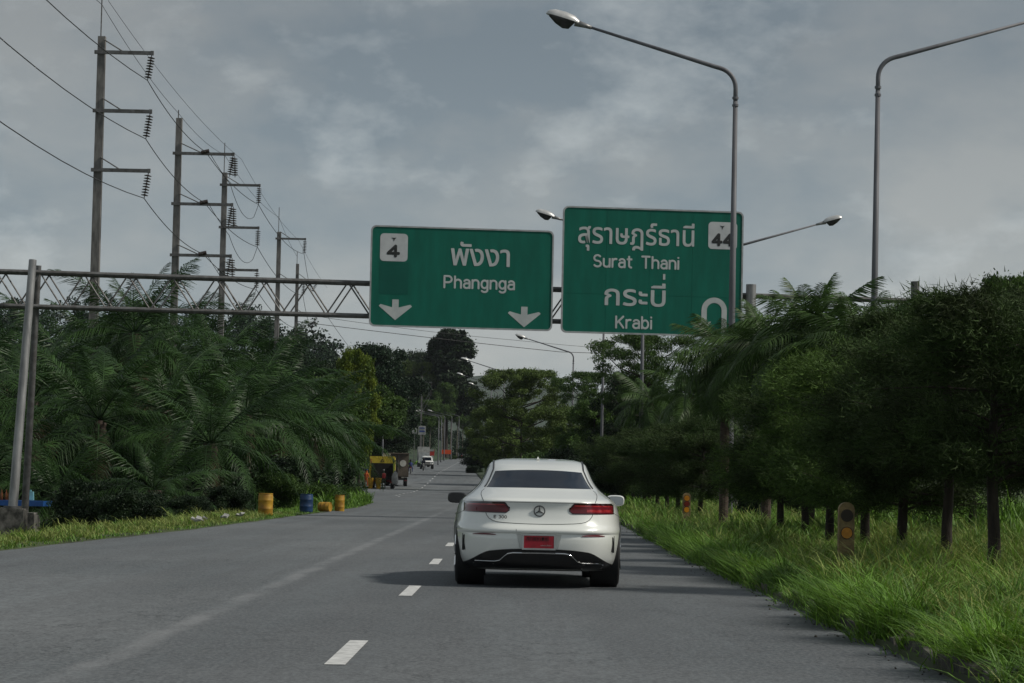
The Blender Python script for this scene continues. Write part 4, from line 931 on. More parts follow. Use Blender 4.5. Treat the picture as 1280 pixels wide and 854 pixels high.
# ------------------------------------------------------------ car bodies: stacked horizontal outlines
def pchip(tab):
    z = np.array([t[0] for t in tab], float); V = np.array([t[1:] for t in tab], float)
    h = np.diff(z)[:, None]; dl = np.diff(V, axis=0)/h; m = np.zeros_like(V)
    a, b = dl[:-1], dl[1:]; ok = a*b > 0; m[1:-1][ok] = 2*a[ok]*b[ok]/(a[ok]+b[ok]); m[0], m[-1] = dl[0], dl[-1]
    def f(x):
        i = int(np.clip(np.searchsorted(z, x)-1, 0, len(z)-2)); H = h[i, 0]; t = min(max((x-z[i])/H, 0), 1)
        return V[i]*(2*t**3-3*t*t+1)+V[i+1]*(3*t*t-2*t**3)+m[i]*H*(t**3-2*t*t+t)+m[i+1]*H*(t**3-t*t)
    return f
class Body:
    """tab rows: z, half width, rear y, front y; yc = where front and rear halves of the outline meet"""
    def __init__(s, tab, n=4.2, yc=2.3, ntop=3.0, zt=1.0):
        s.f = pchip(tab); s.n0, s.n1, s.zt, s.yc, s.z0, s.z1 = n, ntop, zt, yc, tab[0][0], tab[-1][0]
    def nexp(s, z): return s.n0+(s.n1-s.n0)*sm((z-s.zt)/.25)
    def P(s, th, z):                           # th 0 = rear centre, pi = front centre
        w_, yr, yf = s.f(z); n = s.nexp(z); a = (s.yc-yr) if th <= PI/2 else (yf-s.yc)
        c, si = math.cos(th), math.sin(th)
        x = w_*abs(si)**(2/n); y = s.yc-math.copysign(a*abs(c)**(2/n), c); return Vector((x, y, z))
    def ry(s, x, z):                           # y of the rear face at x
        w_, yr, yf = s.f(z); n = s.nexp(z); q = min((abs(x)/w_), .9999)**n
        return s.yc-(s.yc-yr)*(1-q)**(1/n)
    def sxw(s, y, z):
        w_, yr, yf = s.f(z); n = s.nexp(z); a = (s.yc-yr) if y < s.yc else (yf-s.yc); return w_*(1-min(abs(y-s.yc)/a, .9999)**n)**(1/n)
    def mesh(s, name, m, zsamp, nth=56):
        g = G(); ths = []
        for k in range(nth+1):
            t = k/nth; ths.append(PI*t)
        # even spacing along the outline: more samples at the corners
        n = s.n0; ths = [math.atan2(abs(math.sin(t))**(1.25), math.copysign(abs(math.cos(t))**(1.25), math.cos(t))) for t in ths]
        full = ths+[-t for t in ths[-2:0:-1]]; V = []
        for z in zsamp:
            for t in full:
                p = s.P(abs(t), z); V.append((math.copysign(p.x, t) if t else 0, p.y, p.z))
        N_ = len(full); f = [(i*N_+j, i*N_+(j+1) % N_, (i+1)*N_+(j+1) % N_, (i+1)*N_+j) for i in range(len(zsamp)-1) for j in range(N_)]
        f.append(tuple(range(N_))[::-1]); f.append(tuple((len(zsamp)-1)*N_+k for k in range(N_)))
        return g.add(V, f).mesh(name, m, True, 48)
def boolcut(me, cutters):
    o = bpy.data.objects.new('x', me); COL.objects.link(o); cs = []
    for c in cutters:
        k = bpy.data.objects.new('k', fixn(c.mesh('k', me.materials[0]))); COL.objects.link(k); cs.append(k)
        md = o.modifiers.new('b', 'BOOLEAN'); md.operation = 'DIFFERENCE'; md.object = k; md.solver = 'EXACT'
    dg = bpy.context.evaluated_depsgraph_get(); r = bpy.data.meshes.new_from_object(o.evaluated_get(dg))
    for k in [o]+cs: bpy.data.objects.remove(k)
    return r
def patch(P, nu, nv, name, m, par, th=.01, smooth=True):
    """solid sheet over the surface: P(u,v) -> (outer point, inward normal)"""
    V = []; W = []
    for i in range(nu+1):
        for j in range(nv+1):
            p, nrm = P(i/nu, j/nv); V.append(p); W.append(p+nrm*th)
    n = len(V); q = nv+1; f = []
    for i in range(nu):
        for j in range(nv): a = i*q+j; f += [(a, a+1, a+q+1, a+q), (n+a, n+a+q, n+a+q+1, n+a+1)]
    for i in range(nu):
        for a in (i*q, i*q+nv): f.append((a, a+q, a+q+n, a+n))
    for j in range(nv):
        for a in (j, nu*q+j): f.append((a, a+1, a+1+n, a+n))
    me = fixn(G().add(V+W, f).mesh(name, m, smooth, 40)); return mobj(name, me, par)

WHITE = mat('pearl_paint', (.86, .88, .84), .30, .06, col2=(.82, .84, .80), scale=.6, coat=1.0)
GLASS = mat('tinted_glass', (.010, .017, .030), .05, 0, col2=(.008, .013, .024), spec=.08)
BLK = mat('black_trim', (.012, .012, .013), .35); BLKM = mat('black_matte', (.02, .02, .021), .7); RUB = mat('tyre_rubber', (.018, .018, .019), .85, bump=.2)
CHR = mat('chrome', (.75, .75, .76), .12, 1.0, col2=(.7, .7, .7)); TAIL = mat('tail_lamp_red', (.15, .004, .012), .3, 0, col2=(.09, .003, .008), coat=.35, scale=4)
TAILB = mat('tail_lamp_bright', (.46, .035, .04), .2, 0, col2=(.20, .012, .016), scale=14, coat=1); TAILD = mat('tail_lamp_edge', (.03, .004, .006), .15, coat=1)
PLR = mat('plate_red', (.38, .008, .025), .45, col2=(.24, .006, .016), scale=9); SEAM_SHADE = mat('shut_line_or_shade', (.05, .052, .05), .7); RIM = mat('rim_alloy', (.4, .4, .41), .3, .8)
SEATM = mat('cabin_dark', (.03, .03, .032), .8)

def wheel(par, x, y, r, w_, sgn, rimm=RIM):
    o = thing('wheel', None, None, (0, 0, 0)); 
    g = G(); g.lathe([(r*.68, -w_/2), (r*.9, -w_/2), (r*.985, -w_*.40), (r, -w_*.25), (r, w_*.25), (r*.985, w_*.40), (r*.9, w_/2), (r*.68, w_/2)], n=28, axis='x')
    me = g.mesh('tyre', RUB, True, 40); wh = mobj('wheel', me, par, (x, y, r))
    rg = G(); rg.lathe([(r*.68, sgn*w_*.5), (r*.66, sgn*w_*.36), (r*.2, sgn*w_*.33), (.04, sgn*w_*.35)], n=28, axis='x'); mobj('rim', fixn(rg.mesh('rim', rimm, True, 40)), wh)
    for k in range(5):
        a = 2*PI*k/5; G().tube([(sgn*w_*.42, .05*math.cos(a), .05*math.sin(a)), (sgn*w_*.45, r*.66*math.cos(a), r*.66*math.sin(a))], [.035, .028], 6).obj('spoke', CHR, wh, True)
    bpy.data.objects.remove(o)
    return wh

CY = 28.0; carx = at(672.5, 735, CY).x
car = thing('coupe_car', 'pearl white two door coupe driving ahead in the middle of the road', 'car', (carx, CY, 0), R(.3))
TAB = [(.184, .80, .42, 4.55), (.20, .84, .25, 4.68), (.25, .875, .125, 4.75), (.32, .90, .07, 4.80), (.43, .918, .038, 4.83), (.50, .925, .026, 4.84), (.56, .927, .022, 4.84), (.596, .927, .030, 4.83),
 (.612, .927, .004, 4.82), (.632, .927, .000, 4.81), (.655, .926, .012, 4.79), (.70, .917, .050, 4.72), (.78, .905, .082, 4.58), (.86, .889, .096, 4.36), (.915, .868, .092, 4.1), (.935, .856, .086, 3.95), (.952, .842, .088, 3.8),
 (.972, .822, .125, 3.62), (.995, .793, .22, 3.5), (1.025, .757, .36, 3.4), (1.055, .722, .50, 3.32), (1.085, .690, .62, 3.25), (1.12, .662, .73, 3.17), (1.18, .628, .92, 3.05), (1.25, .598, 1.13, 2.93), (1.305, .575, 1.31, 2.84),
 (1.35, .553, 1.50, 2.76), (1.385, .525, 1.70, 2.70), (1.408, .48, 1.90, 2.64), (1.424, .41, 2.08, 2.58), (1.433, .30, 2.22, 2.52), (1.4365, .12, 2.30, 2.42)]
B = Body(TAB, n=4.0, yc=2.35, ntop=3.1, zt=1.0)
zsmp = sorted(set([t[0] for t in TAB]+list(np.linspace(.184, .59, 14))+list(np.linspace(.66, 1.40, 44))+[.604, .622, .643]))
zsmp = [z for i, z in enumerate(zsmp) if i == 0 or z-zsmp[i-1] > .0025]
bm_ = B.mesh('body', WHITE, zsmp)
cut = []
for y_ in (1.04, 3.92): cut += [G().lathe([(.375, -.30), (.375, .30)], (sx_*.95, y_, .36), 40, 'x') for sx_ in (-1, 1)]
def rbox(x0, x1, y0, y1, z0, z1): return G().box(((x0+x1)/2, (y0+y1)/2, (z0+z1)/2), (x1-x0, y1-y0, z1-z0))
cut.append(G().prism([(-.20, .418), (.20, .418), (.235, .590), (-.235, .590)], -.2, .052))       # plate recess
for sx_ in (-1, 1):
    c = G(); c.prism([(sx_*.775, .40), (sx_*.797, .405), (sx_*.806, .47), (sx_*.803, .555), (sx_*.795, .572), (sx_*.785, .565), (sx_*.787, .48)], -.2, B.ry(.79, .49)+.05); cut.append(c)
body = mobj('body', boolcut(bm_, cut), car); body.data.materials.clear(); body.data.materials.append(WHITE)
for p in body.data.polygons: p.use_smooth = True
body.data.set_sharp_from_angle(angle=R(42)); body.data.name = 'body'
def rs(x, z, off=.0): return Vector((x, B.ry(x, z)-off, z))
INW = Vector((0, 1, 0))
for sx_ in (-1, 1):
    yv = B.ry(.79, .49)
    G().prism([(sx_*.770, .395), (sx_*.812, .395), (sx_*.812, .58), (sx_*.770, .58)], yv+.038, yv+.048).obj('side_vent', BLKM, car)
    o_ = car
    # arch liners
    for y_ in (1.04, 3.92): G().lathe([(.373, -.14), (.373, .145), (.36, .145), (.36, -.14)], (sx_*.72, y_, .36), 32, 'x').obj('arch_liner', BLKM, car, True)
# rear window and the black strips beside it
def zc(z, x, half, drop): return z
wb, wt = 1.094, 1.30
def win(u, v):
    zb = wb+.004*math.cos(PI*(u-.5)); zt_ = wt-.020*(2*u-1)**2
    z = zb+(zt_-zb)*v; w_, _, _ = B.f(z); x = (2*u-1)*w_*(.835-.02*v); p = rs(x, z, .006); return p, INW
patch(win, 28, 12, 'rear_window', GLASS, car, .012)
for sx_ in (-1, 1):
    pts = []
    for k in range(15):
        z = 1.10+(1.30-1.10)*k/14; w_ = B.f(z)[0]; pts.append(rs(sx_*w_*.862, z, .002))
    xq = abs(pts[-1].x); yb = pts[-1].y
    for k in range(1, 9):
        yq = yb+(2.35-yb)*k/9; lo_, hi_ = 1.30, 1.436
        for _ in range(26):
            md = (lo_+hi_)/2
            if xq < B.f(md)[0]*.998 and B.ry(xq, md) < yq: lo_ = md
            else: hi_ = md
        pts.append(Vector((sx_*xq, yq, lo_+.002)))
    G().tube(pts, .011, 6).obj('roof_strip', BLK, car, True)
# side windows
for sx_ in (-1, 1):
    def sw(u, v):
        z = .985+(1.345-.985)*v; y0 = max(1.05+.52*v**1.1, B.ry(.955*B.f(z)[0], z)+.05); y1 = 3.25-.42*v; y = y0+(y1-y0)*u
        p = Vector((sx_*(B.sxw(y, z)+.004), y, z)); return p, Vector((-sx_, 0, 0))
    patch(sw, 24, 8, 'side_window', GLASS, car, .012)
# tail lamps: dark edge, red body, brighter strip
def bandf(zlo, zhi, xi, xo, off):
    def f(sx_):
        def P(u, v):
            x = xi+(xo-xi)*u; t = max(0, (.40-x)/.088)
            a = zlo(x); b = zhi(x)
            z = a+(b-a)*v; return rs(sx_*x, z, off), INW
        return P
    return f
def tl(x, lo_=True):                           # outline of the lamp against x
    if lo_: return .822+(.030*sm((.352-x)/.04))+.004*(x-.312)
    return .936-.058*sm((.372-x)/.058)-.004*(x-.4)
for sx_ in (-1, 1):
    patch(bandf(lambda x: tl(x)-.004, lambda x: tl(x, False)+.004, .312, .806, .006)(sx_), 26, 6, 'tail_lamp', TAILD, car, .03)
    L = car.children[-1]
    patch(bandf(lambda x: tl(x)+.006, lambda x: tl(x, False)-.022, .326, .798, .010)(sx_), 26, 6, 'lamp_lens', TAIL, L, .012)
    patch(bandf(lambda x: tl(x, False)-.034, lambda x: tl(x, False)-.020, .37, .78, .0125)(sx_), 26, 2, 'strip_or_highlight', TAILB, L, .008)
    patch(bandf(lambda x: .842, lambda x: .872, .50 if sx_ > 0 else .66, .785, .0125)(sx_), 12, 2, 'strip_or_highlight', TAILB if sx_ > 0 else TAIL, L, .008)  # sun highlight painted as a brighter band on the right lamp only
    patch(lambda u, v, s=sx_: (rs(s*(.455+.245*u), .578+.001*v+(.016*v)*math.sin(PI*min(max(u, .04), .96))**.5, .012), INW), 16, 2, 'reflector', TAIL, car, .03)
    # rear lamp seam
# shut lines, and the shade under the boot lip drawn the same way
def dark_line(pts2, name='lid_seam_or_shade', r=.0032, off=.0005, m=SEAM_SHADE, close=False):
    P = []
    for (x0, z0), (x1, z1) in zip(pts2[:-1], pts2[1:]):
        for k in range(6): t = k/6; P.append(rs(x0+(x1-x0)*t, z0+(z1-z0)*t, off))
    P.append(rs(*pts2[-1], off)); G().tube(P, r, 5).obj(name, m, car, True)
low = [(.565, .818), (.555, .79), (.53, .757), (.49, .733), (.44, .720), (.36, .713), (.24, .707), (.12, .704), (0, .703)]
dark_line(low+[(-x, z) for x, z in low[-2::-1]])
for sx_ in (-1, 1): dark_line([(sx_*.590, .944), (sx_*.600, .965), (sx_*.612, .99), (sx_*.622, 1.02), (sx_*.615, 1.05), (sx_*.59, 1.075)])
dark_line([(-.62, .9375), (-.3, .9385), (0, .939), (.3, .9385), (.62, .9375)], r=.0035, off=-.001)  # shadow under the boot lip, painted as a thin dark line
for sx_ in (-1, 1): dark_line([(sx_*.806, .83), (sx_*.86, .80), (sx_*.885, .78)], r=.0025)
dark_line([(-.24, .646), (-.24, .62)], r=.002)
# lower black insert, chrome blade, tail pipe trims
def dtop(x):
    x = abs(x); return .432-.035*(x/.55)**3 if x < .50 else .432-.026-.155*sm((x-.50)/.36)**.9
patch(lambda u, v: (rs((2*u-1)*.83, .192+(dtop((2*u-1)*.83)-.192)*v, .012 if abs(2*u-1) < .98 else .006), INW), 48, 10, 'diffuser', BLK, car, .05)
def strp(pts2, r, name='chrome_strip'):
    P = []
    for (x0, z0), (x1, z1) in zip(pts2[:-1], pts2[1:]):
        for k in range(5): t = k/5; P.append(rs(x0+(x1-x0)*t, z0+(z1-z0)*t, .016))
    P.append(rs(*pts2[-1], .016)); G().tube(P, r, 6).obj(name, CHR, car, True)
strp([(-.67, .287), (-.46, .289), (-.41, .30), (-.365, .345), (-.33, .372), (-.27, .383), (0, .386), (.27, .383), (.33, .372), (.365, .345), (.41, .30), (.46, .283), (.67, .277)], .0052)
strp([(-.33, .374), (-.27, .386), (0, .389), (.27, .386), (.33, .374)], .0075)
for sx_ in (-1, 1):
    ex = [(sx_*.46, .215), (sx_*.68, .222), (sx_*.69, .262), (sx_*.47, .262)]
    P = [rs(a, b, .014) for a, b in ex+ex[:1]]; G().tube(P, .004, 5).obj('exhaust_trim', GALVD if sx_ < 0 else CHR, car)
# number plate, emblem, model letters
pl = mobj('license_plate', G().box((0, .012, .506), (.355, .014, .165)).mesh('license_plate', CHR), car)
pl.location.x = .0
ring([(-.178, .425), (.178, .425), (.178, .592), (-.178, .592)], [(-.158, .442), (.158, .442), (.158, .578), (-.158, .578)], -.006, .006).obj('frame', ALU, pl)
G().box((0, .0, .510), (.316, .008, .136)).obj('red_plate', PLR, pl)
g = G(); rr_ = random.Random(4); x = -.125
for wd_ in (.030, .034, .018, .030, .030, .012, .030, .028):
    for kx in (0, wd_*.62): g.tube([(x+kx, -.0045, .545), (x+kx, -.0045, .562-.0*kx)], .0035, 5); g.tube([(x+kx, -.0045, .525), (x+kx, -.0045, .558)], .0035, 5)
    g.tube([(x, -.0045, .559), (x+wd_*.62, -.0045, .559)], .003, 5); x += wd_+.003
g.obj('plate_characters', BLK, pl)['kind'] = 'stuff'
g = G()
for i in range(9): g.tube([(.02+.013*i, -.0045, .466), (.026+.013*i, -.0045, .476+.004*(i % 2))], .0022, 5)
g.obj('plate_small_print', ALU, pl)['kind'] = 'stuff'
def flatring(cx, cz, r, rt_): return [(cx+r*math.cos(2*PI*k/28), B.ry(cx, cz)-.014, cz+r*math.sin(2*PI*k/28)) for k in range(29)]
em = thing('emblem', None, None); bpy.data.objects.remove(em)
em = G().tube(flatring(0, .846, .056, 0), (.0062), 8, cap=False).obj('emblem_ring', mat('emblem_steel', (.16, .165, .17), .25, .8), car, True)
for a in (90, 210, 330): G().tube([(0, B.ry(0, .846)-.012, .846), (.053*math.cos(R(a)), B.ry(0, .846)-.013, .846+.053*math.sin(R(a)))], [.0115, .0025], 6).obj('star_arm', mat('emblem_steel', (.16, .165, .17), .25, .8), em)
if 0: G().lathe([(.052, B.ry(0, .846)-.004), (.052, B.ry(0, .846)+.002)], (0, 0, .846), 24, 'y').obj('emblem_disc', GALVD, em)
sl2 = (B.ry(-.358, .772)-B.ry(-.496, .772))/.138; y_ = B.ry(-.43, .772)-.004
o = text('E 300', -.496, -.358, .760, .030, BLK, car, 0, .85, 'model_letters'); o.rotation_euler = (0, 0, math.atan(sl2)); o.location = (0, y_+.43*sl2, 0); o.data.materials.clear(); o.data.materials.append(GALVD)
# mirrors
for sx_ in (-1, 1):
    my = 2.95; g = G(); V = []
    c = Vector((sx_*.89, my, .955))
    for i in range(9):
        t = i/8; r1 = (.02, .075, .095, .10, .10, .098, .085, .06, .02)[i]
        for k in range(20):
            a = 2*PI*k/20; ca, sa = math.cos(a), math.sin(a); e_ = .62
            V.append((c.x+sx_*.03+r1/.1*.107*math.copysign(abs(ca)**e_, ca), c.y+.16*t, c.z+r1/.1*.067*math.copysign(abs(sa)**e_, sa)+.0))
    V[:20] = V[20:40]; V[:20] = [(p[0], p[1]-.018, p[2]) for p in V[:20]]
    f = [(i*20+k, i*20+(k+1) % 20, (i+1)*20+(k+1) % 20, (i+1)*20+k) for i in range(8) for k in range(20)]+[tuple(range(20))[::-1], tuple(160+k for k in range(20))]
    mo = mobj('side_mirror', fixn(g.add(V, f).mesh('side_mirror', WHITE if sx_ > 0 else BLK, True, 50)), car)
    gl = [(c.x+sx_*.03+.094*math.copysign(abs(math.cos(a))**.62, math.cos(a)), c.z+.055*math.copysign(abs(math.sin(a))**.62, math.sin(a))) for a in [2*PI*k/20 for k in range(20)]]
    G().prism(gl, my-.024, my-.019).obj('mirror_glass', mat('mirror_dark_reflection', (.012, .013, .015), .25) if sx_ < 0 else mat('mirror_sky', (.30, .33, .35), .03, 1.0), mo)  # left glass: dark reflection put into a dull dark colour
    G().tube([(sx_*.80, my+.08, .88), (sx_*.88, my+.08, .905)], [.03, .03], 8).obj('mirror_foot', BLK, mo)
    for y_, nm in ((1.04, 'r'), (3.92, 'f')): wheel(car, sx_*.765, y_, .335, .24, sx_)
if 0: G().prism([(-.30, 1.287), (.30, 1.287), (.30, 1.279), (-.30, 1.279)], B.ry(0, 1.28)-.02, B.ry(0, 1.28)-.004).obj('brake_light', TAILD, car)
sf = G().add([(-.018, 2.02, 1.425), (.018, 2.02, 1.425), (.018, 2.20, 1.43), (-.018, 2.20, 1.43), (0, 2.035, 1.462), (0, 2.12, 1.452)], [(0, 1, 4), (1, 2, 5, 4), (3, 0, 4, 5), (2, 3, 5), (0, 3, 2, 1)]).obj('antenna_fin', WHITE, car)
for sx_ in (-1, 1): G().tube([(sx_*.905, 1.35, .78), (sx_*.915, 2.2, .78), (sx_*.90, 3.2, .78)], .004, 5).obj('door_crease', SEAM_SHADE, car)
G().lathe([(.075, 0), (.075, .004)], (.42, B.ry(.3, .60)-.0, .608), 6, 'y')

car.scale = (1.04, 1, 1)
# ------------------------------------------------------------ people: one skinned body each
def person(name, label, cat, loc, rz, J, cloth, hair=None, shirt=None, parts=()):
    """J: list of (joint, parent index, position, radius); cloth: material of the body"""
    o = thing(name, label, cat, loc, rz)
    me = bpy.data.meshes.new('body'); me.from_pydata([j[1] for j in J], [(i, j[0]) for i, j in enumerate(J) if j[0] >= 0], [])
    b = bpy.data.objects.new('body', me); COL.objects.link(b); md = b.modifiers.new('s', 'SKIN'); sv = me.skin_vertices[0].data
    for i, j in enumerate(J): sv[i].radius = (j[2], j[2]*(j[3] if len(j) > 3 else 1))
    sv[0].use_root = True; sb = b.modifiers.new('u', 'SUBSURF'); sb.levels = sb.render_levels = 1
    dg = bpy.context.evaluated_depsgraph_get(); m2 = bpy.data.meshes.new_from_object(b.evaluated_get(dg)); bpy.data.objects.remove(b)
    m2.materials.clear(); m2.materials.append(cloth)
    for p in m2.polygons: p.use_smooth = True
    mobj('body', m2, o)
    for nm, g, m in parts: g.obj(nm, m, o, True, 50)
    return o
def biped(riding=False):
    if riding:                                 # seated astride, seen from behind, hands forward
        return [(-1, (0, 0, .80), .15), (0, (0, .04, 1.02), .15), (1, (0, .10, 1.24), .17), (2, (0, .13, 1.38), .06), (3, (0, .16, 1.47), .085), (4, (0, .17, 1.57), .08),
                (2, (.19, .12, 1.27), .06), (6, (.27, .32, 1.06), .045), (7, (.24, .55, 1.02), .035), (8, (.23, .62, 1.02), .035), (2, (-.19, .12, 1.27), .06), (10, (-.27, .32, 1.06), .045), (11, (-.24, .55, 1.02), .035), (12, (-.23, .62, 1.02), .035),
                (0, (.13, .04, .78), .09), (14, (.22, .42, .72), .075), (15, (.20, .32, .32), .05), (16, (.20, .48, .27), .04), (0, (-.13, .04, .78), .09), (18, (-.22, .42, .72), .075), (19, (-.20, .32, .32), .05), (20, (-.20, .48, .27), .04)]
    return [(-1, (0, 0, .93), .13), (0, (0, .01, 1.12), .125), (1, (0, .03, 1.34), .15), (2, (0, .04, 1.47), .055), (3, (0, .06, 1.55), .08), (4, (0, .07, 1.65), .078),
            (2, (.19, .03, 1.37), .055), (6, (.27, .05, 1.10), .042), (7, (.25, .22, .90), .034), (8, (.25, .28, .86), .035), (2, (-.19, .03, 1.37), .055), (10, (-.27, .05, 1.10), .042), (11, (-.25, .25, 1.0), .034), (12, (-.24, .32, .98), .035),
            (0, (.10, .0, .88), .09), (14, (.12, .04, .48), .065), (15, (.12, -.02, .09), .045), (16, (.12, .14, .04), .04), (0, (-.10, 0, .88), .09), (18, (-.13, .02, .48), .065), (19, (-.13, -.06, .09), .045), (20, (-.13, .10, .04), .04)]
SKIN = mat('skin', (.25, .14, .09), .6); CL_B = mat('cloth_dark', (.02, .025, .04), .85); CL_BL = mat('cloth_blue', (.025, .04, .16), .85); CL_R = mat('vest_red', (.45, .05, .05), .8); CL_O = mat('cloth_orange', (.65, .13, .03), .8); CL_G = mat('cloth_green', (.06, .08, .05), .9, spec=.22)
HELM = mat('helmet', (.02, .02, .022), .25)
def vest(m): return ('vest', G().lathe([(.15, .98), (.165, 1.05), (.175, 1.25), (.165, 1.38), (.10, 1.44)], (0, .02, 0), 14), m)
def cap(z, y, m): return ('cap', G().lathe([(.088, z-.02), (.092, z+.03), (.07, z+.08), (.02, z+.10)], (0, y, 0), 12), m)

# ------------------------------------------------------------ yellow garbage truck
TY = mat('truck_yellow', (.62, .48, .03), .5, col2=(.40, .29, .02), scale=2.5, detail=6); TBLK = mat('hopper_dark', (.014, .014, .014), .9); BINY = mat('bin_yellow', (.70, .40, .03), .5, col2=(.5, .25, .02))
GREEN_STR = mat('truck_lime', (.45, .55, .05), .5)
d = 236.; pt = at(477, 612, d); x0 = pt.x; zt = gz(x0, d)+.0
tr = thing('garbage_truck', 'yellow garbage truck with an open dark rear hopper, parked at the left roadside', 'truck', (x0, d, zr(d)), R(2))
G().prism([(-1.15, 2.35), (1.15, 2.35), (1.15, 2.98), (-1.15, 2.98)], 0, .5).obj('tailgate_top', TY, tr)
g = G(); g.prism([(-.17, 2.46), (.17, 2.46), (0, 2.78)], -.03, -.005); g.obj('warning_triangle', TBLK, tr)
G().prism([(-.07, 2.50), (.07, 2.50), (0, 2.64)], -.045, -.031).obj('triangle_center', TY, tr)
for sx_ in (-1, 1):
    G().box((sx_*1.10, .5, 1.70), (.14, 1.0, 1.45)).obj('side_frame', TY if sx_ < 0 else GREEN_STR, tr)
    G().box((sx_*1.02, .02, 2.55), (.09, .05, .34)).obj('marker_lamp', TBLK if sx_ > 0 else CL_O, tr)
G().box((0, 1.1, 1.66), (2.08, .1, 1.4)).obj('hopper', TBLK, tr)
G().box((0, .55, .90), (2.1, 1.1, .16)).obj('hopper_floor', TBLK, tr)
G().box((0, .75, .70), (2.2, .12, .3)).obj('bumper', CL_R, tr)
G().box((0, 3.6, 1.9), (2.3, 4.9, 2.0)).obj('body', TY, tr)
G().box((0, 7.2, 1.55), (2.2, 1.8, 2.1), taper=.93).obj('cab', TY, tr)
G().box((.35, 2.9, 3.10), (.7, .6, .35)).obj('load', lit, tr)
G().box((0, 3.6, .62), (.9, 7.4, .2)).obj('chassis', TBLK, tr)
for sx_ in (-1, 1):
    for y_ in (1.9, 7.0): wheel(tr, sx_*.95, y_, .48, .36, sx_, GALVD)
    G().box((sx_*.62, .02, .52), (.3, .08, .22)).obj('mudflap', TBLK, tr)
G().lathe([(.10, 0), (.12, .02)], (1.15, .2, .9), 8)
wt_ = thing('sack', 'white bulging sack hanging beside the garbage truck hopper', 'sack', (x0+1.22, d-.35, zr(d)))
g = G(); g.lathe([(.05, .35), (.26, .45), (.33, .75), (.30, 1.15), (.20, 1.45), (.06, 1.55)], n=12); g.v = [tuple(Vector(p)+Vector((random.uniform(-.03, .03),)*3)) for p in g.v]; g.obj('sack_cloth', lit, wt_, True); G().lathe([(.07, 1.50), (.09, 1.60), (.12, 1.68)], n=8).obj('sack_neck', lit, wt_)
def bin_(px, dd, lb):
    x = at(px, 610, dd).x; o = thing('garbage_bin', lb, 'bin', (x, dd, zr(dd)), 0, 'yellow bins at the garbage truck')
    G().lathe([(.19, 0), (.20, .02), (.27, .92), (.29, .93), (.29, .99), (.25, .99), (.24, .90)], n=18).obj('bin_body', BINY, o, True, 40)
    G().tube([(-.29, 0, .9), (-.33, 0, .86), (-.33, 0, .78), (-.28, 0, .74)], .015, 5).obj('handle', BINY, o)
bin_(463, 234.6, 'yellow bin at the left corner of the garbage truck'); bin_(473, 234.4, 'yellow bin in front of the garbage truck hopper, right one')
person('person', 'worker in a red vest standing at the garbage truck hopper', 'person', (at(479.5, 612, 234.8).x, 234.8, zr(234)), .3, biped(), CL_G, parts=[vest(CL_R), cap(1.70, .07, GALV)])
person('person', 'worker in bright orange clothes at the left side of the garbage truck', 'person', (at(457.5, 606, 235.4).x, 235.4, zr(234)), -.6, biped(), CL_O, parts=[vest(CL_O), cap(1.70, .07, CL_BL)])

# ------------------------------------------------------------ brown box truck
BR = mat('box_brown', (.12, .095, .07), .7, col2=(.07, .055, .042), scale=1.5, detail=6); DISC = mat('disc_white', (.55, .54, .48), .6)
d = 250.; x0 = at(495.5, 606, d).x; bt = thing('box_truck', 'brown box truck with a round white disc on its closed rear doors', 'truck', (x0, d, zr(d)), R(3))
G().box((0, 2.6, 2.05), (2.3, 5.0, 2.25)).obj('cargo_box', BR, bt)
for sx_ in (-1, 1):
    f = G().box((sx_*.565, .06, 2.05), (1.08, .07, 2.1)).obj('rear_door', BR, bt); G().tube([(sx_*.12, 0, 1.05), (sx_*.12, 0, 3.05)], .025, 6).obj('lock_bar', GALVD, f)
    G().box((sx_*.9, .1, .62), (.3, .06, .14)).obj('tail_lamp', TAIL, bt)
    for y_ in (1.1, 6.0): wheel(bt, sx_*.88, y_, .44, .34, sx_, GALVD)
for sx_, rr_ in ((1, .32), (-1, .24)): G().lathe([(rr_, -.005), (rr_, .022)], (sx_*.60, 0, 2.25), 24, 'y').obj('round_disc', DISC, bt)
G().box((0, .0, 3.21), (2.4, .3, .12)).obj('roof_rail', BR, bt)
G().box((0, .15, .72), (2.1, .16, .2)).obj('bumper', TBLK, bt); G().box((0, 3.5, .82), (.9, 6.4, .18)).obj('chassis', TBLK, bt); G().box((0, 6.1, 1.6), (2.1, 1.7, 1.9), taper=.92).obj('cab', lit, bt)

# ------------------------------------------------------------ white pickup, motorcycles, far signs
WP = mat('pickup_white', (.72, .72, .70), .4, coat=.6)
d = 350.; x0 = at(532.5, 583, d).x; pk = thing('pickup_truck', 'white pickup truck coming towards the camera on the left side of the road', 'pickup truck', (x0, d, zr(d)+.0), R(184))
PB = Body([(.45, .80, .05, 4.9), (.6, .86, .0, 5.0), (.9, .88, .0, 4.98), (1.0, .87, .04, 4.9), (1.06, .85, .1, 4.7)], n=5, yc=2.5, ntop=5)
mobj('body', PB.mesh('body', WP, list(np.linspace(.45, 1.06, 9))), pk)
PC = Body([(1.0, .84, 1.5, 4.0), (1.1, .83, 1.55, 3.85), (1.6, .70, 1.75, 3.2), (1.72, .62, 1.9, 3.0), (1.75, .4, 2.1, 2.8)], n=4.5, yc=2.5, ntop=4.5)
mobj('cab', PC.mesh('cab', WP, list(np.linspace(1.0, 1.75, 9))), pk)
patch(lambda u, v: ((lambda z: Vector(((2*u-1)*PC.f(z)[0]*.86, 5-(PC.ry((2*u-1)*PC.f(z)[0]*.86, z))+.0, z)))(1.12+.44*v), INW), 10, 4, 'windscreen', GLASS, pk, .01)
ws = pk.children[-1]; me_ = ws.data
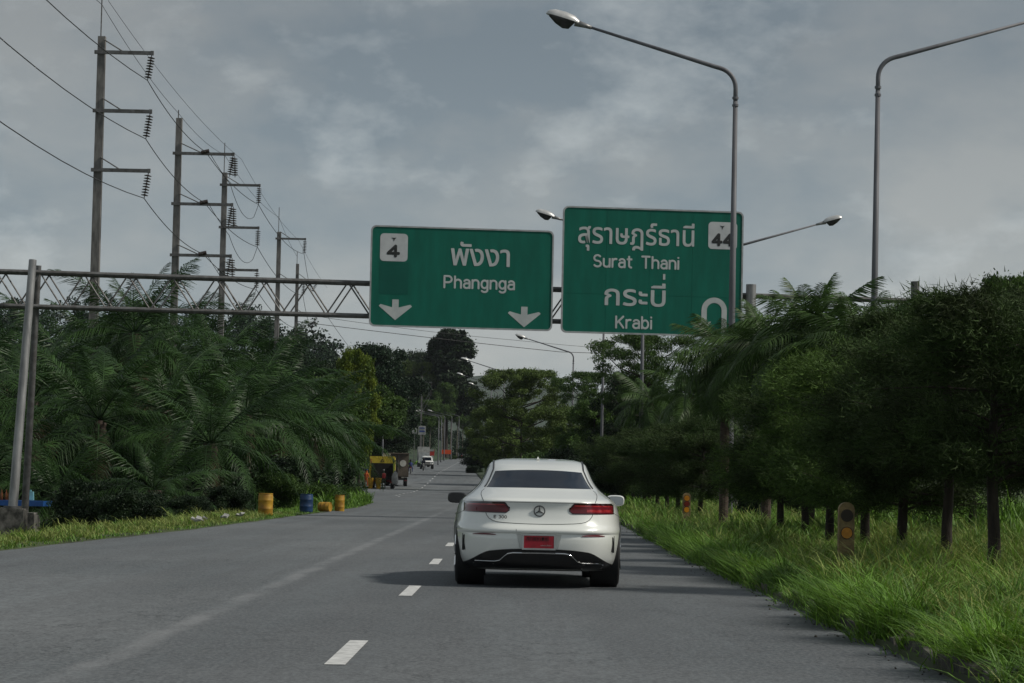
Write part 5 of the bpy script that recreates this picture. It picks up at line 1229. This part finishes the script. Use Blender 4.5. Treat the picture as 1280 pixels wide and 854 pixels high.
for v in me_.vertices:                         # lay the screen on the front of the cab
    z = v.co.z; w_, _, yf = PC.f(z); n_ = 4.5; q = min(abs(v.co.x)/w_, .999)**n_; v.co.y = PC.yc+(yf-PC.yc)*(1-q)**(1/n_)+.012
for sx_ in (-1, 1):
    G().box((sx_*.62, 4.93, .85), (.34, .1, .17)).obj('headlight', ALU, pk)
    for y_ in (.95, 4.05): wheel(pk, sx_*.76, y_, .36, .24, sx_)
G().box((0, 4.96, .80), (.8, .08, .2)).obj('grille', BLK, pk); G().box((0, 4.97, .52), (1.6, .12, .2)).obj('bumper', BLK, pk)
bx = thing('box_truck', 'pale grey box truck half hidden behind the white pickup', 'truck', (at(529, 580, 372).x, 372, zr(372)), R(184))
G().box((0, 0, 1.95), (1.75, 3.6, 1.9)).obj('cargo_box', lit, bx); G().box((0, 2.5, 1.3), (1.65, 1.3, 1.5), taper=.9).obj('cab', ALU, bx)
for sx_ in (-1, 1):
    for y_ in (-1.0, 2.5): wheel(bx, sx_*.72, y_, .38, .26, sx_, GALVD)
def moto(px, py, d, rz, body_m, label, plabel, cl, shirt=None):
    p = at(px, py, d); x = p.x; z = zr(d); o = thing('motorcycle', label, 'motorcycle', (x, d, z), rz)
    for y_ in (-.58, .62):
        g = G(); g.lathe([(.20, -.05), (.29, -.045), (.30, 0), (.29, .045), (.20, .05)], (0, y_, .30), 20, 'x'); w_ = g.obj('wheel', RUB, o, True); G().lathe([(.05, -.04), (.05, .04)], (0, y_, .30), 8, 'x').obj('hub', GALV, w_)
    G().tube([(0, -.75, .72), (0, -.3, .74), (0, .12, .62), (0, .35, .5), (0, .5, .75), (0, .55, .92)], [.08, .14, .12, .10, .10, .08], 10).obj('bodywork', body_m, o, True)
    G().tube([(0, -.62, .80), (0, -.2, .84), (0, .1, .78)], [.09, .12, .08], 10, ).obj('seat', BLK, o, True)
    G().tube([(-.30, .46, 1.02), (0, .54, .96), (.30, .46, 1.02)], .018, 6).obj('handlebar', BLK, o); G().tube([(0, .54, .9), (0, .62, .3)], .03, 6).obj('fork', GALV, o)
    G().box((0, -.80, .74), (.16, .06, .10)).obj('tail_lamp', TAILB, o); G().box((0, -.82, .60), (.20, .02, .13)).obj('number_plate', lit, o); G().tube([(.13, -.1, .32), (.16, -.7, .38)], .045, 8).obj('exhaust', GALV, o)
    hel = ('helmet', G().lathe([(.06, 1.42), (.125, 1.46), (.14, 1.56), (.12, 1.66), (.05, 1.71)], (0, .16, 0), 14), HELM)
    person('person', plabel, 'person', (x, d, z), rz, biped(True), cl, parts=[hel]+([shirt] if shirt else []))
    return o
moto(513.3, 590, 305, R(2), BLK, 'dark motorcycle ridden away from the camera just right of the brown truck', 'rider in a blue jacket and dark helmet on the motorcycle nearest the brown truck', CL_BL)
moto(529, 586, 330, R(-176), lit, 'white fronted motorcycle in front of the white pickup', 'rider in dark clothes on the motorcycle in front of the white pickup', CL_B)
moto(577, 575, 560, R(180), CL_R, 'red motorcycle far off where the road disappears', 'rider on the farthest motorcycle where the road disappears', CL_B)
# far signs
def board_sign(name, px, py, d, w_, h_, m, label, post=True, stripes=(), cat='sign'):
    p = at(px, py, d); g0 = gz(p.x, d); o = thing(name, label, cat, (p.x, d, g0)); z = p.z-g0
    b = G().box((0, 0, z), (w_, .08, h_)).obj('board', m, o)
    for (dx, dz, sw_, sh_, mm) in stripes: G().box((dx, -.052, z+dz), (sw_, .02, sh_)).obj('print', mm, b)
    for sx_ in ((-.3, .3) if post == 2 else (0,)): G().tube([(sx_*w_, .08, -.1), (sx_*w_, .08, z+h_*.3)], .05, 8).obj('post', GALVD, o)
    return o
BLT = mat('print_blue', (.03, .06, .25), .6); RDT = mat('sign_red', (.45, .03, .02), .6); ORT = mat('banner_orange', (.75, .10, .02), .7, col2=(.6, .06, .015))
board_sign('billboard', 527.5, 538, 380, 1.1, 1.3, lit, 'white roadside board, right one of the pair above the pickup', stripes=[(0, .33, .75, .16, BLT), (.02, -.15, .8, .22, BLT), (0, .08, .6, .08, GALV)])
board_sign('billboard', 518.3, 537, 384, .75, 1.2, lit, 'narrower white board with green print, left one of the pair above the pickup', stripes=[(-.1, .2, .3, .4, L_MID), (.12, -.2, .25, .45, L_MID)])
board_sign('roadside_sign', 539.5, 566, 400, .85, 1.0, RDT, 'small red sign with a white top beside the white pickup', stripes=[(0, .36, .7, .28, lit)])
board_sign('roadside_sign', 540.3, 572, 396, .35, .6, lit, 'small white sign below the red one beside the white pickup')
board_sign('banner', 558, 565, 520, 1.9, .85, ORT, 'bright orange banner by the roadside at the far bend', post=2, cat='banner')
mk = mat('shrub_yellow', (.25, .26, .03), .7)
tree('shrub', 'bush', at(570, 574, 560).x-.6, 560, .9, 1.9, 'yellow green shrub right of the orange banner', 'shrub', 'shrubs beside the road', crop if False else None, crown='foliage') if False else tree('shrub', 'bush', at(570, 574, 560).x-.6, 560, .9, 1.9, 'low shrub right of the orange banner', 'shrub', 'shrubs beside the road', crown='foliage')
# dark low plant clump growing at the road edge by the bend
tree('shrub', 'bushd', XR(318)-.3, 318, 1.0, 2.2, 'small dark bush sticking into the road at the bend', 'shrub', 'shrubs beside the road', crown='foliage')

# ------------------------------------------------------------ car on the opposite road
d = 118.; x0 = at(912, 606, d).x; oc = thing('parked_car', 'white car seen through the trees left of the brown palm trunk', 'car', (x0, d, zr(d)+.27), R(8))
OB = Body([(.2, .78, .15, 4.2), (.45, .84, .02, 4.38), (.7, .85, .0, 4.35), (.85, .83, .06, 4.1), (.93, .80, .2, 3.6)], n=4.2, yc=2.2, ntop=4)
mobj('body', OB.mesh('body', WP, list(np.linspace(.2, .93, 14))), oc)
OC = Body([(.90, .76, .35, 3.35), (1.0, .74, .45, 3.15), (1.3, .62, .85, 2.5), (1.40, .55, 1.1, 2.25), (1.44, .35, 1.4, 2.0)], n=3.6, yc=1.8, ntop=3.6)
mobj('roof', OC.mesh('roof', WP, list(np.linspace(.9, 1.44, 12))), oc)
patch(lambda u, v: ((lambda z: Vector(((2*u-1)*OC.f(z)[0]*.86, OC.ry((2*u-1)*OC.f(z)[0]*.86, z)-.01, z)))(.98+.32*v), INW), 10, 4, 'rear_window', GLASS, oc, .01)
for sx_ in (-1, 1):
    patch(lambda u, v, s=sx_: ((lambda z, y: Vector((s*(OC.sxw(y, z)+.006), y, z)))(.98+.32*v, 1.05+1.45*u-.1*v), Vector((-s, 0, 0))), 10, 4, 'side_window', GLASS, oc, .01)
    patch(lambda u, v, s=sx_: (Vector((s*(.5+.28*u), OB.ry(.5+.28*u, .68+.14*v)-.008, .68+.14*v)), INW), 5, 2, 'tail_lamp', TAIL, oc, .01)
    for y_ in (.85, 3.5): wheel(oc, sx_*.74, y_, .30, .2, sx_)

# ------------------------------------------------------------ air: thin haze over the valley
hm = bpy.data.materials.new('haze'); hm.use_nodes = True; t = hm.node_tree; t.nodes.clear()
pv = N(t, 'ShaderNodeVolumePrincipled'); pv.inputs['Color'].default_value = (.86, .92, 1, 1); pv.inputs['Density'].default_value = HAZE; pv.inputs['Anisotropy'].default_value = .3
t.links.new(pv.outputs[0], N(t, 'ShaderNodeOutputMaterial').inputs['Volume'])
hb = G().box((0, 3480, 94), (12200, 7100, 200)).obj('haze', hm); tag(hb, kind='stuff')
